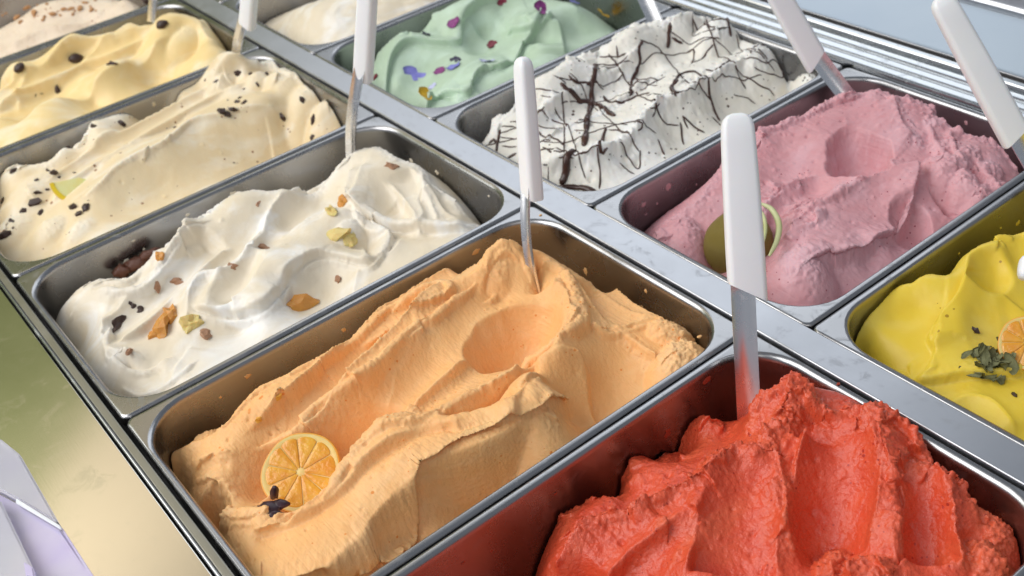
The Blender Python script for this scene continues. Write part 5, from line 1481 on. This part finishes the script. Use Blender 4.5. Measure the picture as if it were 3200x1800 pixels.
# lemon half slice on the cream gelato
q = G_CREAM.hit(245, 566)
nl = G_CREAM.normal(q)
e = empty('lemon_slice', Vector(q) + nl * 0.0028, 'pale half slice of lemon with a yellow rind on the cream gelato', 'lemon slice')
R = (nl + Vector((-0.2, -0.5, 0.2))).normalized().to_track_quat('Z', 'Y').to_matrix()
dirn = R.inverted() @ (Vector(un(170, 590, q[2])) - Vector(un(320, 535, q[2])))
base_a = math.atan2(dirn.y, dirn.x)
for nm, r0, r1, z0, z1, m in (('flesh', 0.0, 0.0160, -0.0008, 0.0012, LEMON), ('rind', 0.0161, 0.0188, -0.0012, 0.0016, LEMON_R)):
    lo = []
    for i in range(19):
        a = base_a - 0.15 + (math.pi * 0.86) * i / 18
        c, s_ = math.cos(a), math.sin(a)
        lo.append([R @ Vector((r0 * c, r0 * s_, z0)), R @ Vector((r1 * c, r1 * s_, z0)), R @ Vector((r1 * c, r1 * s_, z1)), R @ Vector((r0 * c, r0 * s_, z1))])
    v, f = loft(lo, True, True)
    me = mesh('lemon_' + nm, v, f, False)
    me.materials.append(m)
    o = bpy.data.objects.new(nm, me); COL.objects.link(o); o.parent = e

# fruit in the hole of the pink gelato, half behind the spatula
q = un(2308, 760, -0.016)
e = empty('olive_fruit', q, 'cut olive coloured fruit sunk in a hollow of the pink gelato behind the spatula', 'fruit')
me = blob_mesh('fruit_body', 401, 4, 0.05, 1.0, 0.82, 0.95, False)
for v in me.vertices:                                     # shallow lengthwise ribs
    a = math.atan2(v.co.y, v.co.x)
    v.co *= 1 + 0.018 * math.sin(7 * a)
me.materials.append(OLIVE)
o = bpy.data.objects.new('flesh', me); COL.objects.link(o); o.parent = e; o.scale = (0.0195,) * 3; o.rotation_euler = (-0.35, 0.2, -0.3)
for l, r in (([(2378, 636, 2), (2412, 655, 1), (2434, 700, -2), (2428, 752, -5), (2404, 800, -8)], 0.0017), ([(2362, 648, 3), (2384, 672, 3), (2392, 715, 1), (2384, 765, -2)], 0.0011)):
    c = catmull([P(k) for k in l], 6)
    n = len(c)
    secs = []
    for k in range(n):
        d = Vector(c[min(k + 1, n - 1)] - c[max(k - 1, 0)]).normalized()
        vd2 = (Vector(CAM) - Vector(c[k])).normalized()
        sd = d.cross(vd2).normalized(); up = sd.cross(d)
        rr = r * (0.25 + 0.75 * math.sin(math.pi * (k + 0.5) / n) ** 0.6)
        secs.append([Vector(c[k]) - Vector(q) + sd * rr * math.cos(a) + up * rr * 0.7 * math.sin(a) for a in [h * math.pi / 4 for h in range(8)]])
    v, f = loft(secs, True, True)
    me = mesh('fruit_rind', v, f, True); me.materials.append(LIME)
    o = bpy.data.objects.new('rind', me); COL.objects.link(o); o.parent = e

# dried herbs on the yellow gelato
q = G_YELLOW.hit(3105, 1128)
e = empty('dried_herb', q, 'clump of grey green dried herb leaves beside the orange slice', 'herb')
lm = []
for k in range(4):
    lm.append(petal_mesh(500 + k, 0.5)); lm[-1].name = 'herb_leaf'; lm[-1].materials.append(HERB)
for i in range(40):
    u, v = 3105 + rng.gauss(0, 34), 1135 + rng.gauss(0, 24)
    p = G_YELLOW.hit(u, v)
    o = bpy.data.objects.new('leaf', lm[i % 4]); COL.objects.link(o); o.parent = e
    o.location = Vector(p) + Vector((0, 0, rng.uniform(0.0005, 0.0045))) - Vector(q)
    o.rotation_euler = (rng.uniform(-0.9, 0.9), rng.uniform(-0.9, 0.9), rng.uniform(0, 6.28))
    s_ = rng.uniform(0.0018, 0.0040)
    o.scale = (s_ * 1.5, s_ * 0.8, s_)
for (u, v, s_) in ((3045, 1032, 0.0026), (3168, 1235, 0.0022)):
    place(CH[1], 'herb_fleck', HERB, G_YELLOW, (u, v), s_, 'grey green herb fleck on the yellow gelato left of the orange slice' if v < 1100 else 'dark herb fleck on the yellow gelato near the front', 'herb')
place(BR[0], 'dark_berry', CHOC, G_ORANGE, (640, 1592), 0.0001, 'x', 'x') if False else None

# flecks of fruit on the orange sorbet
for (u, v, s_, lab) in ((868, 1240, 0.0016, 'small dark orange fruit fleck high on the left slope of the orange sorbet'), (808, 1312, 0.0018, 'larger dark orange fruit fleck lower on the left slope of the orange sorbet')):
    place(blob_mesh('fruit_fleck', int(u), 2, 0.4, 1.2, 0.8, 0.5), 'fruit_fleck', RIND, G_ORANGE, (u, v), s_, lab, 'fruit fleck', None, 0.1)


# ---- clear acrylic guard at the lower left
def slab(name, poly, z0, z1, m, parent, bev=0.0009):
    bm = bmesh.new()
    vs = [bm.verts.new((x, y, z1)) for x, y in poly]
    f = bm.faces.new(vs)
    r = bmesh.ops.extrude_face_region(bm, geom=[f])
    for v in r['geom']:
        if isinstance(v, bmesh.types.BMVert): v.co.z = z0
    bmesh.ops.recalc_face_normals(bm, faces=bm.faces[:])
    bmesh.ops.bevel(bm, geom=bm.edges[:], offset=bev, segments=2, affect='EDGES')
    for v in bm.verts: v.co -= Vector(parent.location)
    me = bpy.data.meshes.new(name); bm.to_mesh(me); bm.free()
    me.shade_smooth(); me.set_sharp_from_angle(angle=math.radians(35))
    me.materials.append(m)
    o = wn(bpy.data.objects.new(name, me)); COL.objects.link(o); o.parent = parent
    return o


e = empty('acrylic_holder', (-0.31, 0.1, 0), 'clear acrylic holder with lilac edges at the lower left corner', 'acrylic holder')
pl = lambda l, z: [tuple(un(u, v, z)[:2]) for u, v in l]
slab('rear_sheet', pl([(-160, 1330), (0, 1368), (62, 1418), (188, 1640), (58, 1562), (-160, 1450)], 0.004), 0.0002, 0.004, ACRYL, e)
slab('front_sheet', pl([(-160, 1462), (58, 1574), (190, 1652), (318, 1840), (200, 1900), (-160, 1700)], 0.002), -0.0003, 0.002, ACRYL_EDGE, e)
slab('sheet_edge', pl([(50, 1556), (188, 1642), (192, 1654), (48, 1570)], 0.0052), 0.0041, 0.0052, PLASTIC, e, 0.0003)
slab('side_channel', pl([(-200, 1500), (0, 1560), (100, 1768), (150, 1900), (-200, 1900)], 0.009), 0.0025, 0.009, ACRYL, e)
slab('clip', pl([(72, 1752), (104, 1772), (112, 1815), (80, 1800)], 0.0125), 0.0092, 0.0125, ACRYL_EDGE, e, 0.0006)
slab('edge_strip', pl([(186, 1643), (196, 1650), (326, 1850), (312, 1852)], 0.0034), 0.0021, 0.0034, ACRYL_EDGE, e, 0.0003)

# ---- splashes of gelato left on the pan walls
for g, op, m, n in ((G_ORANGE, OPA[1], M_ORANGE, 9), (G_RED, OPA[0], M_RED, 8), (G_WHITE, OPA[2], M_WHITE, 8), (G_PINK, OPB[1], M_PINK, 8), (G_CREAM, OPA[3], M_CREAM, 6), (G_YELLOW, OPB[0], M_YELLOW, 5)):
    for k in range(n):
        far = k % 3 != 0
        z = -rng.uniform(0.006, 0.022)
        me = blob_mesh('gelato_splash', 700 + k + int(n * 31), 2, 0.5, 1.0, 1.0, 1.0, False)
        me.materials.append(m)
        o = bpy.data.objects.new('splash', me); COL.objects.link(o); o.parent = g.obj
        r = rng.choice((0.0006, 0.0009, 0.0013, 0.0019))
        if far:
            p = Vector((rng.uniform(op[0] + 0.03, op[1] - 0.03), op[3] - 0.02 * -z, z)); o.scale = (r * rng.uniform(0.8, 1.8), 0.00035, r * rng.uniform(0.8, 1.6))
        else:
            p = Vector((op[1] - 0.02 * -z, rng.uniform(op[2] + 0.03, op[3] - 0.03), z)); o.scale = (0.00035, r * rng.uniform(0.8, 1.8), r * rng.uniform(0.8, 1.6))
        o.location = p - g.obj.location
for (u, v, g, m, r) in ((2186, 1052, G_ORANGE, M_ORANGE, 0.0010), (1690, 672, G_ORANGE, M_ORANGE, 0.0007), (2620, 1200, G_RED, M_RED, 0.0008), (1110, 380, G_WHITE, M_WHITE, 0.0009)):
    me = blob_mesh('gelato_splash', 900 + u, 2, 0.4, 1.3, 1.0, 0.4, False); me.materials.append(m)
    o = bpy.data.objects.new('splash', me); COL.objects.link(o); o.parent = g.obj
    o.location = Vector(un(u, v, 0.0003)) - g.obj.location; o.scale = (r, r, r)
